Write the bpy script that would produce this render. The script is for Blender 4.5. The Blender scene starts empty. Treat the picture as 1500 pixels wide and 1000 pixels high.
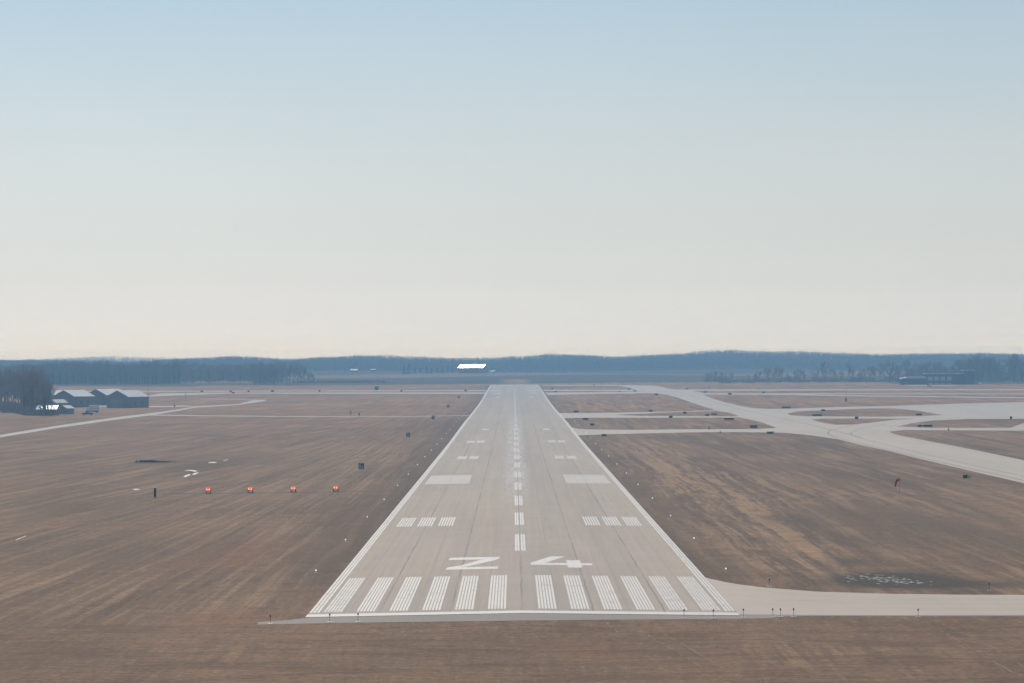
import bpy, bmesh, math, random
import numpy as np
from mathutils import Vector, Matrix
from mathutils.geometry import tessellate_polygon

R = math.radians
scene = bpy.context.scene
C = scene.collection
random.seed(7)
rng = np.random.default_rng(7)

# ------------------------------------------------------------------ camera, world, sun, exposure
FPX, HCAM = 3950.0, 26.55
CAM = Vector((-0.82, 0.0, HCAM))
cam_data = bpy.data.cameras.new("camera")
cam_data.sensor_width = 36.0
cam_data.lens = FPX / 1500.0 * 36.0
cam_data.clip_start = 1.0
cam_data.clip_end = 30000.0
cam = bpy.data.objects.new("camera", cam_data)
C.objects.link(cam)
CROT = Matrix.Rotation(R(0.03), 3, 'Z') @ Matrix.Rotation(R(90 + 0.476), 3, 'X') @ Matrix.Rotation(R(-0.25), 3, 'Z')
cam.matrix_world = Matrix.Translation(CAM) @ CROT.to_4x4()
scene.camera = cam

SUN_EL, SUN_AZ = 40.0, -12.0          # azimuth from +Y, negative = left of the view
world = bpy.data.worlds.new("World")
scene.world = world
world.use_nodes = True
wn = world.node_tree.nodes; wl = world.node_tree.links
wn.clear()
w_out = wn.new('ShaderNodeOutputWorld')
w_bg = wn.new('ShaderNodeBackground')
sky = wn.new('ShaderNodeTexSky')
sky.sky_type = 'NISHITA'
sky.sun_disc = False
sky.sun_elevation = R(SUN_EL)
sky.sun_rotation = R(SUN_AZ)
sky.altitude = 0.0
sky.air_density = 1.0
sky.dust_density = 1.5
sky.ozone_density = 1.0
SKY_STR = 0.10
w_bg.inputs['Strength'].default_value = SKY_STR
# near the horizon the sky is milky with airborne moisture, palest in the half towards the sun
w_geo = wn.new('ShaderNodeTexCoord')
w_sep = wn.new('ShaderNodeSeparateXYZ'); wl.new(w_geo.outputs['Generated'], w_sep.inputs[0])
w_ramp = wn.new('ShaderNodeValToRGB'); w_ramp.color_ramp.interpolation = 'B_SPLINE'
w_mr = wn.new('ShaderNodeMapRange'); wl.new(w_sep.outputs[2], w_mr.inputs[0])
w_mr.inputs[1].default_value = -0.02; w_mr.inputs[2].default_value = 0.18
wl.new(w_mr.outputs[0], w_ramp.inputs[0])
HAZE_DENSITY, HAZE_TOP, HAZE_END = 2.35e-4, 68.0, 7700.0
HAZE_COLOR = (0.34, 0.67, 1.0)
S_AIR = (.190, .352, .575)                # radiance of the lit haze layer
SKY_SEEN = [(0, (.75, .72, .71)), (.004, (.755, .725, .71)), (.01, (.75, .735, .73)), (.02, (.74, .735, .73)), (.03, (.72, .725, .715)), (.045, (.69, .72, .715)), (.07, (.665, .715, .725)),
            (.10, (.58, .68, .735)), (.135, (.485, .63, .74)), (.18, (.40, .56, .73))]
cr = w_ramp.color_ramp
_zs = [.0, .003, .0055, .007, .0085, .01, .0125, .016, .02, .03, .045, .07, .10, .135, .18]
while len(cr.elements) < len(_zs): cr.elements.new(.5)
for e, z in zip(cr.elements, _zs):
    T = math.exp(-HAZE_DENSITY * min(HAZE_END, (HAZE_TOP - HCAM) / max(z, 1e-4)))
    c = []
    for i in range(3):
        seen = float(np.interp(z, [q[0] for q in SKY_SEEN], [q[1][i] for q in SKY_SEEN]))
        c.append(max(0, (seen - S_AIR[i] * (1 - T)) / T) / 4.0)
    e.position = (z + .02) / .2; e.color = (*c, 1)
w_ramp.color_ramp.interpolation = 'LINEAR'
w_az = wn.new('ShaderNodeMapRange'); w_az.interpolation_type = 'SMOOTHSTEP'; wl.new(w_sep.outputs[0], w_az.inputs[0])
w_az.inputs[1].default_value = -.35; w_az.inputs[2].default_value = .45; w_az.inputs[3].default_value = 1.04 * 4 / SKY_STR; w_az.inputs[4].default_value = .86 * 4 / SKY_STR
w_mul = wn.new('ShaderNodeVectorMath'); w_mul.operation = 'SCALE'
w_map = wn.new('ShaderNodeMapping'); w_map.inputs['Scale'].default_value = (4, 4, 11); w_map.inputs['Rotation'].default_value = (0, .12, 0)
wl.new(w_geo.outputs['Generated'], w_map.inputs['Vector'])
w_ns = wn.new('ShaderNodeTexNoise'); w_ns.inputs['Scale'].default_value = 1.0; w_ns.inputs['Detail'].default_value = 4; w_ns.inputs['Distortion'].default_value = .6
wl.new(w_map.outputs[0], w_ns.inputs['Vector'])
w_wisp = wn.new('ShaderNodeMapRange'); wl.new(w_ns.outputs['Fac'], w_wisp.inputs[0])
w_wisp.inputs[1].default_value = .3; w_wisp.inputs[2].default_value = .7; w_wisp.inputs[3].default_value = .985; w_wisp.inputs[4].default_value = 1.02
w_az2 = wn.new('ShaderNodeMath'); w_az2.operation = 'MULTIPLY'; wl.new(w_az.outputs[0], w_az2.inputs[0]); wl.new(w_wisp.outputs[0], w_az2.inputs[1])
wl.new(w_ramp.outputs[0], w_mul.inputs[0]); wl.new(w_az2.outputs[0], w_mul.inputs['Scale'])
w_f = wn.new('ShaderNodeMapRange'); w_f.interpolation_type = 'SMOOTHSTEP'; wl.new(w_sep.outputs[2], w_f.inputs[0])
w_f.inputs[1].default_value = .14; w_f.inputs[2].default_value = .5
w_mix = wn.new('ShaderNodeMix'); w_mix.data_type = 'RGBA'
wl.new(w_f.outputs[0], w_mix.inputs[0]); wl.new(w_mul.outputs[0], w_mix.inputs[6]); wl.new(sky.outputs[0], w_mix.inputs[7])
wl.new(w_mix.outputs[2], w_bg.inputs['Color'])
wl.new(w_bg.outputs[0], w_out.inputs['Surface'])

sun_data = bpy.data.lights.new("sun", 'SUN')
sun_data.energy = 3.0
sun_data.angle = R(0.6)
sun_data.color = (1.0, 0.91, 0.79)
sun = bpy.data.objects.new("sun", sun_data)
C.objects.link(sun)
sdir = Vector((math.cos(R(SUN_EL)) * math.sin(R(SUN_AZ)), math.cos(R(SUN_EL)) * math.cos(R(SUN_AZ)), math.sin(R(SUN_EL))))
sun.rotation_euler = sdir.to_track_quat('Z', 'Y').to_euler()
sun.location = (0, 0, 200)

scene.view_settings.view_transform = 'Standard'
scene.view_settings.look = 'None'
scene.view_settings.exposure = 0.0
scene.view_settings.gamma = 1.0
scene.render.engine = 'CYCLES'
scene.cycles.volume_bounces = 1
scene.cycles.max_bounces = 6
scene.cycles.use_denoising = True
scene.cycles.use_adaptive_sampling = False


# ------------------------------------------------------------------ terrain height
_k = np.array([(-3000, 0), (900, 0), (1056, .5), (1189, 1.0), (1411, 1.05), (1680, 1.5), (1900, 2.6), (2125, 4.4),
               (2560, 7.0), (2700, 8.0), (3000, 10.6), (3500, 13), (4000, 15), (4300, 16.5), (12000, 17)], float)
HYG = np.arange(-600, 12001, 25.0)
_b = np.interp(HYG, _k[:, 0], _k[:, 1])
_b = np.convolve(np.pad(_b, 3, mode='edge'), np.ones(7) / 7, 'valid')
_b[HYG < 800] = 0
RB = np.array([(-500, 525), (0, 524.5), (60, 525), (100, 527), (150, 526), (200, 527), (250, 524), (300, 522), (345, 520), (400, 522),
               (440, 524), (470, 521), (520, 518.3), (600, 520), (660, 522), (720, 521), (770, 520), (800, 516), (830, 518), (900, 520),
               (960, 517), (1030, 512.5), (1070, 511), (1130, 512.8), (1170, 511), (1240, 516), (1300, 517.3), (1370, 515.3), (1440, 514.3),
               (1500, 517), (1700, 514), (2100, 518)], float)
RA = np.array([(-600, 527), (40, 526), (100, 523), (150, 521), (205, 520.5), (245, 522), (290, 526), (2200, 528)], float)
YB, YA, TREE_H = 4850.0, 7300.0, 15.0

def sm(t):
    t = np.clip(t, 0, 1)
    return t * t * (3 - 2 * t)

def hgt(X, Y):
    X = np.asarray(X, float); Y = np.asarray(Y, float)
    b = np.interp(Y, HYG, _b)
    roll = -(X * FPX / np.maximum(Y, 500)) * math.tan(R(0.25))   # the horizon line of the tilted camera, in px
    pxb = 752 + X * FPX / YB
    zb = HCAM + (532.8 - np.interp(pxb, RB[:, 0], RB[:, 1]) + (-(X * FPX / YB) * math.tan(R(0.25)))) * YB / FPX - TREE_H
    pxa = 752 + X * FPX / YA
    za = HCAM + (532.8 - np.interp(pxa, RA[:, 0], RA[:, 1]) + (-(X * FPX / YA) * math.tan(R(0.25)))) * YA / FPX - TREE_H
    up = sm((Y - 4150) / (YB - 4150)); dn = 1 - 0.6 * sm((Y - YB) / 900)
    wv = 1.6 * np.sin(X * .011 + Y * .004) * sm((Y - 2750) / 500) * (1 - sm((Y - 4600) / 200))
    z = b + (zb - b) * up * dn + wv
    far = sm((Y - 6200) / (YA - 6200))
    z = z + (za - z) * far
    crown = .34 * np.clip(1 - np.abs(X) / 22.86, 0, 1) * np.clip((Y - 259) / 25, 0, 1) * np.clip((2600 - Y) / 40, 0, 1)
    return z + crown

def pix_ray(px, py):
    d = CROT @ Vector(((px - 750) / FPX, -(py - 500) / FPX, -1.0))
    return d / d.y

_YS = np.arange(150, 9000, 4.0)
def G(px, py, dz=0.0):
    """ground point that is seen at a position of the photograph"""
    d = pix_ray(px, py)
    x = CAM.x + d.x * _YS; z = HCAM + d.z * _YS
    f = z - hgt(x, _YS)
    i = int(np.argmax(f < 0))
    if f[i] >= 0: i = len(_YS) - 1
    t = _YS[i - 1] + 4.0 * f[i - 1] / (f[i - 1] - f[i] + 1e-9)
    X = CAM.x + d.x * t
    return Vector((X, t, float(hgt(X, t)) + dz))

def atY(px, Y, dz=0.0):
    """point on the ground at distance Y on a bearing"""
    X = CAM.x + pix_ray(px, 550).x * Y
    return Vector((X, Y, float(hgt(X, Y)) + dz))

# ------------------------------------------------------------------ node helpers
def mat(name):
    m = bpy.data.materials.new(name); m.use_nodes = True
    nt = m.node_tree
    return m, nt, nt.nodes['Principled BSDF']

class N:
    def __init__(s, nt): s.nt = nt
    def new(s, t, **kw):
        n = s.nt.nodes.new(t)
        for k, v in kw.items(): setattr(n, k, v)
        return n
    def link(s, a, b): s.nt.links.new(a, b)
    def val(s, inp, v):
        if isinstance(v, bpy.types.NodeSocket): s.link(v, inp)
        else: inp.default_value = v
    def math(s, op, a, b=0.0, c=0.0, clamp=False):
        n = s.new('ShaderNodeMath', operation=op); n.use_clamp = clamp
        s.val(n.inputs[0], a); s.val(n.inputs[1], b); s.val(n.inputs[2], c)
        return n.outputs[0]
    def mix(s, f, a, b, blend='MIX'):
        n = s.new('ShaderNodeMix', data_type='RGBA', blend_type=blend)
        n.clamp_factor = True
        s.val(n.inputs[0], f)
        for i, v in ((6, a), (7, b)):
            if isinstance(v, tuple) and len(v) == 3: v = (*v, 1)
            s.val(n.inputs[i], v)
        return n.outputs[2]
    def noise(s, vec, scale=1.0, detail=3.0, rough=0.55, dist=0.0):
        n = s.new('ShaderNodeTexNoise')
        s.link(vec, n.inputs['Vector']); n.inputs['Scale'].default_value = scale
        n.inputs['Detail'].default_value = detail; n.inputs['Roughness'].default_value = rough
        n.inputs['Distortion'].default_value = dist
        return n.outputs['Fac']
    def scaled(s, vec, sc, loc=(0, 0, 0), rz=0.0):
        n = s.new('ShaderNodeMapping'); s.link(vec, n.inputs['Vector'])
        n.inputs['Scale'].default_value = sc; n.inputs['Location'].default_value = loc
        n.inputs['Rotation'].default_value = (0, 0, rz)
        return n.outputs[0]
    def ramp(s, v, lo, hi):
        n = s.new('ShaderNodeMapRange'); n.interpolation_type = 'SMOOTHSTEP'
        s.link(v, n.inputs[0]); n.inputs[1].default_value = lo; n.inputs[2].default_value = hi
        return n.outputs[0]
    def pos(s): return s.new('ShaderNodeNewGeometry').outputs['Position']
    def attr(s, nm):
        return s.new('ShaderNodeAttribute', attribute_name=nm).outputs['Fac']

# ------------------------------------------------------------------ materials
GT = (1.06, .86, .62)
def make_ground():
    m, nt, bs = mat("dormant_grass"); n = N(nt); P = n.pos()
    sep = n.new('ShaderNodeSeparateXYZ'); n.link(P, sep.inputs[0])
    X, Y = sep.outputs[0], sep.outputs[1]
    warpn = n.noise(n.scaled(P, (1, .35, 1)), 0.008, 3)
    comb = n.new('ShaderNodeCombineXYZ')
    lf = n.math('SUBTRACT', 1.0, n.ramp(X, -75, -22))
    X2 = n.math('SUBTRACT', X, n.math('MULTIPLY', lf, n.math('MULTIPLY', Y, .075)))
    n.link(n.math('ADD', X2, n.math('MULTIPLY', warpn, 16.0)), comb.inputs[0]); n.link(Y, comb.inputs[1])
    W = comb.outputs[0]
    big = n.noise(n.scaled(P, (1, .45, 1)), 0.016, 6, .68, .8)
    mid = n.noise(n.scaled(P, (1, .35, 1), (31, 7, 0)), 0.06, 5, .65, .5)
    st1 = n.noise(n.scaled(W, (.42, .011, 1)), 1.0, 4, .6)
    st2 = n.noise(n.scaled(W, (.13, .004, 1), (5, 3, 0)), 1.0, 3, .55)
    st3 = n.noise(n.scaled(W, (1.6, .05, 1), (9, 3, 0)), 1.0, 3, .6)
    cross = n.noise(n.scaled(P, (.16, .9, 1), (0, 0, 0), .05), 1.0, 5, .7, .4)
    cross2 = n.noise(n.scaled(P, (.05, .20, 1), (3, 0, 0), -.12), 1.0, 5, .68, .6)
    grain = n.noise(P, 1.4, 4, .7)
    grain2 = n.noise(n.scaled(P, (1, .3, 1)), 5.0, 3, .7)
    hgrain = n.noise(n.scaled(P, (.16, 1.6, 1)), 1.0, 5, .72)
    rail = n.noise(n.scaled(P, (1, .5, 1), (100, 50, 0)), 0.03, 4, .6, .8)
    fore = n.math('SUBTRACT', 1.0, n.ramp(Y, 268, 292))
    lng = n.math('SUBTRACT', 1.0, fore)
    base = n.mix(n.ramp(big, .36, .64), (.128, .096, .078), (.208, .157, .122))
    base = n.mix(n.math('MULTIPLY', n.ramp(mid, .4, .75), .55), base, (.225, .165, .118))
    base = n.mix(n.math('MULTIPLY', n.ramp(rail, .55, .72), .45), base, (.205, .122, .083))
    tan = n.attr('tan'); dark = n.attr('dark'); wet = n.attr('wet'); rust = n.attr('rust'); fld = n.attr('field')
    # mowing streaks run with the runway
    s = n.math('MULTIPLY', n.ramp(st1, .47, .66), n.math('MULTIPLY', lng, n.math('ADD', .62, n.math('MULTIPLY', tan, .3))))
    base = n.mix(s, base, (.345, .275, .215))
    s = n.math('MULTIPLY', n.ramp(n.math('MULTIPLY', st2, -1.0), -.50, -.36), n.math('MULTIPLY', lng, n.math('SUBTRACT', .7, n.math('MULTIPLY', lf, .25))))
    base = n.mix(s, base, (.092, .073, .063))
    s = n.math('MULTIPLY', n.ramp(st3, .55, .8), .30)
    base = n.mix(s, base, (.30, .24, .185))
    st4 = n.noise(n.scaled(W, (.36, .0038, 1), (2, 9, 0)), 1.0, 4, .68)
    brk = n.noise(n.scaled(W, (.08, .010, 1), (12, 4, 0)), 1.0, 5, .7, .5)
    chop = n.noise(n.scaled(W, (.55, .06, 1), (22, 14, 0)), 1.0, 5, .75, .3)
    tanm = n.math('MULTIPLY', n.math('MULTIPLY', tan, 1.5), n.ramp(brk, .36, .56), clamp=True)
    band = n.mix(n.ramp(n.math('ADD', st4, n.math('MULTIPLY', n.math('SUBTRACT', chop, .5), .55)), .41, .57), (.112, .090, .076), (.345, .262, .192))
    base = n.mix(n.math('MULTIPLY', tanm, .85), base, band)
    base = n.mix(n.math('MULTIPLY', 0.0, n.math('ADD', .15, n.math('MULTIPLY', n.ramp(st2, .43, .54), .80))), base, (.335, .262, .200))
    chop2 = n.noise(n.scaled(W, (.9, .09, 1), (2, 41, 0)), 1.0, 5, .78, .3)
    base = n.mix(n.math('MULTIPLY', n.ramp(chop2, .52, .66), .40), base, (.300, .235, .180))
    base = n.mix(n.math('MULTIPLY', n.ramp(n.math('MULTIPLY', chop2, -1.0), -.47, -.34), .40), base, (.088, .068, .056))
    tuft = n.noise(n.scaled(P, (.9, .55, 1), (7, 1, 0)), 1.0, 5, .78)
    base = n.mix(n.math('MULTIPLY', n.ramp(tuft, .53, .68), .42), base, (.335, .265, .205))
    # cross streaks in front of the runway end
    s = n.math('MULTIPLY', n.ramp(cross, .45, .75), n.math('ADD', n.math('MULTIPLY', fore, .40), .05))
    base = n.mix(s, base, (.265, .200, .150))
    s = n.math('MULTIPLY', n.ramp(n.math('MULTIPLY', cross2, -1.0), -.52, -.38), n.math('ADD', n.math('MULTIPLY', fore, .3), .2))
    base = n.mix(s, base, (.098, .072, .057))
    rr = n.math('MULTIPLY', n.math('MULTIPLY', fore, .38), n.ramp(n.noise(n.scaled(P, (.09, .3, 1), (50, 5, 0)), 1.0, 4, .7), .5, .68))
    base = n.mix(rr, base, (.235, .125, .082))
    base = n.mix(n.math('MULTIPLY', rust, .7), base, (.225, .130, .083))
    base = n.mix(n.math('MULTIPLY', dark, n.math('ADD', .45, n.math('MULTIPLY', mid, .7))), base, (.092, .076, .066))
    base = n.mix(n.math('MULTIPLY', wet, n.math('ADD', .5, n.math('MULTIPLY', st1, .8))), base, (.052, .052, .045))
    g = n.math('ADD', n.math('MULTIPLY', n.math('SUBTRACT', grain, .5), 1.7), n.math('MULTIPLY', n.math('SUBTRACT', hgrain, .5), 1.7))
    gc = n.new('ShaderNodeCombineColor')
    gv = n.math('ADD', 1.0, g)
    for i in range(3): n.link(gv, gc.inputs[i])
    base = n.mix(1.0, base, gc.outputs[0], 'MULTIPLY')
    fcol = n.mix(n.ramp(n.noise(n.scaled(P, (.3, 1, 1)), .006, 3), .45, .6), (.040, .037, .036), (.075, .062, .050))
    base = n.mix(fld, base, fcol)
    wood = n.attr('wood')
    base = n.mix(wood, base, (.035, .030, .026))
    base = n.mix(1.0, base, GT, 'MULTIPLY')
    base = n.mix(n.math('MULTIPLY', n.math('MULTIPLY', n.ramp(Y, 650, 1900), n.math('SUBTRACT', 1.0, fld)), n.math('SUBTRACT', 1.0, wood)), base, n.mix(1.0, base, (1.5, 1.28, .98), 'MULTIPLY'))  # grass coloured paler and warmer with distance, offsetting the blue of the haze
    n.link(base, bs.inputs['Base Color'])
    bs.inputs['Roughness'].default_value = .95
    bs.inputs['Specular IOR Level'].default_value = .15
    return m

def concrete_nodes(n, P, c1, c2, joint=(.16, .15, .14), lanes=True):
    sep = n.new('ShaderNodeSeparateXYZ'); n.link(P, sep.inputs[0])
    X, Y = sep.outputs[0], sep.outputs[1]
    big = n.noise(n.scaled(P, (1, .12, 1)), .06, 4, .6)
    strk = n.noise(n.scaled(P, (1.5, .012, 1)), 1.0, 4, .6)
    strk2 = n.noise(n.scaled(P, (.25, .006, 1), (4, 8, 0)), 1.0, 3, .6)
    fine = n.noise(P, 2.2, 4, .7)
    base = n.mix(n.ramp(big, .35, .65), c1, c2)
    lane = n.math('FLOOR', n.math('DIVIDE', X, 7.62))
    slab = n.math('FLOOR', n.math('DIVIDE', Y, 6.1))
    def wnoise(a, b):
        cb = n.new('ShaderNodeCombineXYZ'); n.val(cb.inputs[0], a); n.val(cb.inputs[1], b)
        w = n.new('ShaderNodeTexWhiteNoise', noise_dimensions='2D'); n.link(cb.outputs[0], w.inputs['Vector'])
        return w.outputs['Value']
    if lanes:
        half = n.math('FLOOR', n.math('DIVIDE', X, 3.81))
        v = n.math('ADD', n.math('MULTIPLY', n.math('SUBTRACT', wnoise(lane, 3.0), .5), .10),
                   n.math('ADD', n.math('MULTIPLY', n.math('SUBTRACT', wnoise(half, slab), .5), .05),
                          n.math('MULTIPLY', n.math('SUBTRACT', wnoise(half, 9.0), .5), .05)))
        base = n.mix(n.math('MULTIPLY', wnoise(lane, 17.0), .55), base, n.mix(1.0, base, (1.05, .985, .97), 'MULTIPLY'))
        base = n.mix(n.math('MULTIPLY', n.ramp(wnoise(half, 23.0), .4, .6), .6), base, n.mix(1.0, base, (.985, 1.01, .95), 'MULTIPLY'))
        v = n.math('ADD', v, n.math('MULTIPLY', n.math('SUBTRACT', strk, .5), .34))
        v = n.math('ADD', v, n.math('MULTIPLY', n.math('SUBTRACT', strk2, .5), .20))
    else:
        v = n.math('MULTIPLY', n.math('SUBTRACT', n.noise(n.scaled(P, (.02, .35, 1), (0, 0, 0), .1), 1.0, 4, .6), .5), .22)
    v = n.math('ADD', v, n.math('MULTIPLY', n.math('SUBTRACT', fine, .5), .12))
    vv = n.math('ADD', 1.0, v)
    cc = n.new('ShaderNodeCombineColor')
    for i in range(3): n.link(vv, cc.inputs[i])
    base = n.mix(1.0, base, cc.outputs[0], 'MULTIPLY')
    if lanes:
        # joints: every 25 ft, sealed with wandering dark tar; faint ones halfway; transverse ones each 20 ft
        wob = n.math('MULTIPLY', n.math('SUBTRACT', n.noise(n.scaled(P, (0, 1, 0)), .12, 3, .7), .5), .55)
        xx = n.math('ADD', X, wob)
        d = n.math('ABSOLUTE', n.math('SUBTRACT', n.math('FRACT', n.math('ADD', n.math('DIVIDE', xx, 7.62), .5)), .5))
        dm = n.math('MULTIPLY', d, 7.62)
        j = n.math('SUBTRACT', 1.0, n.ramp(dm, .05, .17))
        brk = n.ramp(n.noise(n.scaled(P, (.3, .05, 1)), 1.0, 3), .40, .58)
        base = n.mix(n.math('MULTIPLY', j, n.math('ADD', .25, n.math('MULTIPLY', brk, .5))), base, joint)
        d2 = n.math('MULTIPLY', n.math('ABSOLUTE', n.math('SUBTRACT', n.math('FRACT', n.math('DIVIDE', X, 7.62)), .5)), 7.62)
        j2 = n.math('SUBTRACT', 1.0, n.ramp(d2, .03, .12))
        base = n.mix(n.math('MULTIPLY', j2, .22), base, joint)
    dt = n.math('MULTIPLY', n.math('ABSOLUTE', n.math('SUBTRACT', n.math('FRACT', n.math('DIVIDE', Y, 6.1)), .5)), 6.1)
    jt = n.math('SUBTRACT', 1.0, n.ramp(dt, .05, .25))
    base = n.mix(n.math('MULTIPLY', jt, .13), base, joint)
    return base, X, Y

def make_concrete(name, c1, c2, lanes, runway=False):
    m, nt, bs = mat(name); n = N(nt); P = n.pos()
    base, X, Y = concrete_nodes(n, P, c1, c2, lanes=lanes)
    if runway:
        ax = n.math('ABSOLUTE', n.math('ADD', X, .6))
        mid = n.math('MULTIPLY', n.math('SUBTRACT', 1.0, n.ramp(ax, 1.5, 4.2)),
                     n.math('MULTIPLY', n.ramp(Y, 470, 640), n.math('SUBTRACT', 1.0, n.ramp(Y, 1100, 1500))))
        pt = n.ramp(n.noise(n.scaled(P, (1.2, .10, 1)), 1.0, 4, .7), .40, .62)
        base = n.mix(n.math('MULTIPLY', mid, n.math('ADD', .12, n.math('MULTIPLY', pt, .42))), base, (.56, .56, .54))
        # tyre rubber
        for xo in (-3.4, 3.4):
            a = n.math('SUBTRACT', 1.0, n.ramp(n.math('ABSOLUTE', n.math('SUBTRACT', X, xo)), .4, 2.4))
            a = n.math('MULTIPLY', a, n.math('MULTIPLY', n.ramp(Y, 520, 700), n.math('SUBTRACT', 1.0, n.ramp(Y, 900, 1300))))
            base = n.mix(n.math('MULTIPLY', a, .10), base, (.20, .185, .175))
        # weathered grimy apron by the threshold
        e = n.math('MULTIPLY', n.math('SUBTRACT', 1.0, n.ramp(Y, 300, 345)), n.ramp(n.noise(P, .12, 4), .35, .6))
        base = n.mix(n.math('MULTIPLY', e, .16), base, (.27, .26, .24))
    n.link(base, bs.inputs['Base Color'])
    bs.inputs['Roughness'].default_value = .8
    bs.inputs['Specular IOR Level'].default_value = .3
    return m

def make_paint(name, col, wear):
    m, nt, bs = mat(name); n = N(nt); P = n.pos()
    a = n.noise(n.scaled(P, (1.5, .35, 1)), 1.0, 5, .75)
    b = n.noise(P, .12, 2)
    f = n.ramp(n.math('ADD', a, n.math('MULTIPLY', n.math('SUBTRACT', b, .5), .5)), .62 - wear, .80 - wear)
    base = n.mix(n.math('MULTIPLY', f, .85), col, (.40, .375, .35))
    n.link(base, bs.inputs['Base Color']); bs.inputs['Roughness'].default_value = .65
    return m

def simple(name, col, rough=.7, metal=0.0, spec=.4, var=.12, scale=1.5, emis=None, stretch=(1, 1, 1)):
    m, nt, bs = mat(name); n = N(nt)
    tc = n.new('ShaderNodeTexCoord')
    v = n.noise(n.scaled(tc.outputs['Object'], stretch), scale, 4, .65)
    lo = tuple(c * (1 - var) for c in col); hi = tuple(min(1, c * (1 + var)) for c in col)
    n.link(n.mix(n.ramp(v, .3, .7), lo, hi), bs.inputs['Base Color'])
    bs.inputs['Roughness'].default_value = rough; bs.inputs['Metallic'].default_value = metal
    bs.inputs['Specular IOR Level'].default_value = spec
    if emis:
        bs.inputs['Emission Color'].default_value = (*emis[0], 1); bs.inputs['Emission Strength'].default_value = emis[1]
    return m

def make_corrugated(name, col, rough=.45, metal=.3, pitch=.9):
    m, nt, bs = mat(name); n = N(nt)
    tc = n.new('ShaderNodeTexCoord'); O = tc.outputs['Object']
    sep = n.new('ShaderNodeSeparateXYZ'); n.link(O, sep.inputs[0])
    u = n.math('ADD', sep.outputs[0], sep.outputs[1])
    w = n.math('ABSOLUTE', n.math('SUBTRACT', n.math('FRACT', n.math('DIVIDE', u, pitch)), .5))
    stain = n.noise(n.scaled(O, (1, 1, .3)), .5, 4, .7)
    c = n.mix(n.ramp(w, .40, .5), col, tuple(x * .8 for x in col))
    c = n.mix(n.math('MULTIPLY', n.ramp(stain, .5, .75), .3), c, tuple(x * .65 for x in col))
    n.link(c, bs.inputs['Base Color'])
    bs.inputs['Roughness'].default_value = rough; bs.inputs['Metallic'].default_value = metal
    return m

M = {}
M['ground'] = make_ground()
M['runway'] = make_concrete("runway_concrete", (.340, .283, .228), (.375, .312, .242), True, True)
M['taxi'] = make_concrete("taxiway_concrete", (.435, .37, .30), (.475, .405, .325), False)
M['shoulder'] = make_concrete("shoulder_asphalt", (.215, .185, .155), (.245, .21, .175), False)
M['road'] = make_concrete("road_gravel", (.40, .355, .30), (.44, .39, .33), False)
M['paint'] = make_paint("white_marking_paint", (.55, .53, .495), .11)
M['paint_bar'] = make_paint("threshold_bar_paint", (.54, .52, .48), .06)
M['paint_worn'] = make_paint("worn_marking_paint", (.53, .51, .475), .15)
M['paint_faded'] = make_paint("faded_marking_paint", (.50, .475, .44), .24)
M['bark'] = simple("bark", (.075, .060, .050), .9, 0, .2, .3, .8)
M['twig'] = simple("twigs", (.25, .20, .17), .9, 0, .2, .3, .5)
M['evergreen'] = simple("evergreen_needles", (.030, .045, .025), .9, 0, .2, .3, .5)
M['wall_grey'] = make_corrugated("grey_metal_wall", (.20, .205, .21), .6, .1)
M['wall_tan'] = make_corrugated("tan_metal_wall", (.26, .25, .23), .6, .1)
M['roof'] = make_corrugated("pale_metal_roof", (.40, .43, .45), .6, .15)
M['roof_bright'] = make_corrugated("bright_metal_roof", (.85, .85, .85), .40, .85)
M['black'] = simple("black_sign_face", (.012, .012, .014), .5)
M['dark'] = simple("dark_metal", (.03, .03, .032), .5, .3)
M['galv'] = simple("galvanised_metal", (.30, .31, .32), .5, .6)
M['white'] = simple("white_enamel", (.75, .75, .74), .4)
M['yellow'] = simple("yellow_sign_face", (.55, .40, .04), .5)
M['red'] = simple("red_windsock_fabric", (.42, .035, .025), .8, 0, .2)
M['orange'] = simple("halo_orange_housing", (.55, .12, .03), .6)  # orange-red body colour stands in for the glare halo of the red lamps
M['lamp_red'] = simple("red_lamp_lens", (.8, .05, .02), .3, emis=((1.0, .10, .035), 1.5))
M['lamp_hot'] = simple("glowing_lamp_core", (.9, .5, .3), .3, emis=((1.0, .30, .14), 2.6))
M['lens'] = simple("clear_light_lens", (.85, .86, .88), .15, 0, .8)
M['lamp_white'] = simple("lit_white_lens", (.85, .85, .85), .3, emis=((1.0, .97, .92), 1.1))
M['glass'] = simple("window_glass", (.10, .13, .16), .12, 0, .8)
M['glass_pale'] = simple("pale_reflective_window", (.34, .38, .41), .2, .2, .8)
M['snow'] = simple("old_snow", (.54, .53, .51), .6, 0, .3, .08, 3)
M['wet'] = simple("wet_dark_soil", (.05, .05, .045), .7, 0, .4, .3, 1)
M['soil'] = simple("disturbed_soil", (.095, .08, .07), .95, 0, .2, .3, .6)
M['tan_track'] = simple("pale_dry_grass_track", (.24, .175, .125), .95, 0, .1, .25, .8)
M['reed'] = simple("dark_reeds", (.10, .095, .07), .95, 0, .1, .4, .6)
M['brick'] = simple("dark_brick_wall", (.085, .075, .075), .85, 0, .2, .15, .4)
M['tyre'] = simple("tyre_rubber", (.02, .02, .02), .85)

# ------------------------------------------------------------------ object helpers
def link_mesh(name, me, m, parent=None):
    if m: me.materials.append(m)
    o = bpy.data.objects.new(name, me); C.objects.link(o)
    if parent: o.parent = parent
    return o

def raw(name, verts, faces, m, parent=None, smooth=False):
    me = bpy.data.meshes.new(name)
    me.from_pydata([tuple(v) for v in verts], [], faces); me.update()
    o = link_mesh(name, me, m, parent)
    if smooth: me.polygons.foreach_set('use_smooth', [True] * len(me.polygons))
    return o

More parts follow.
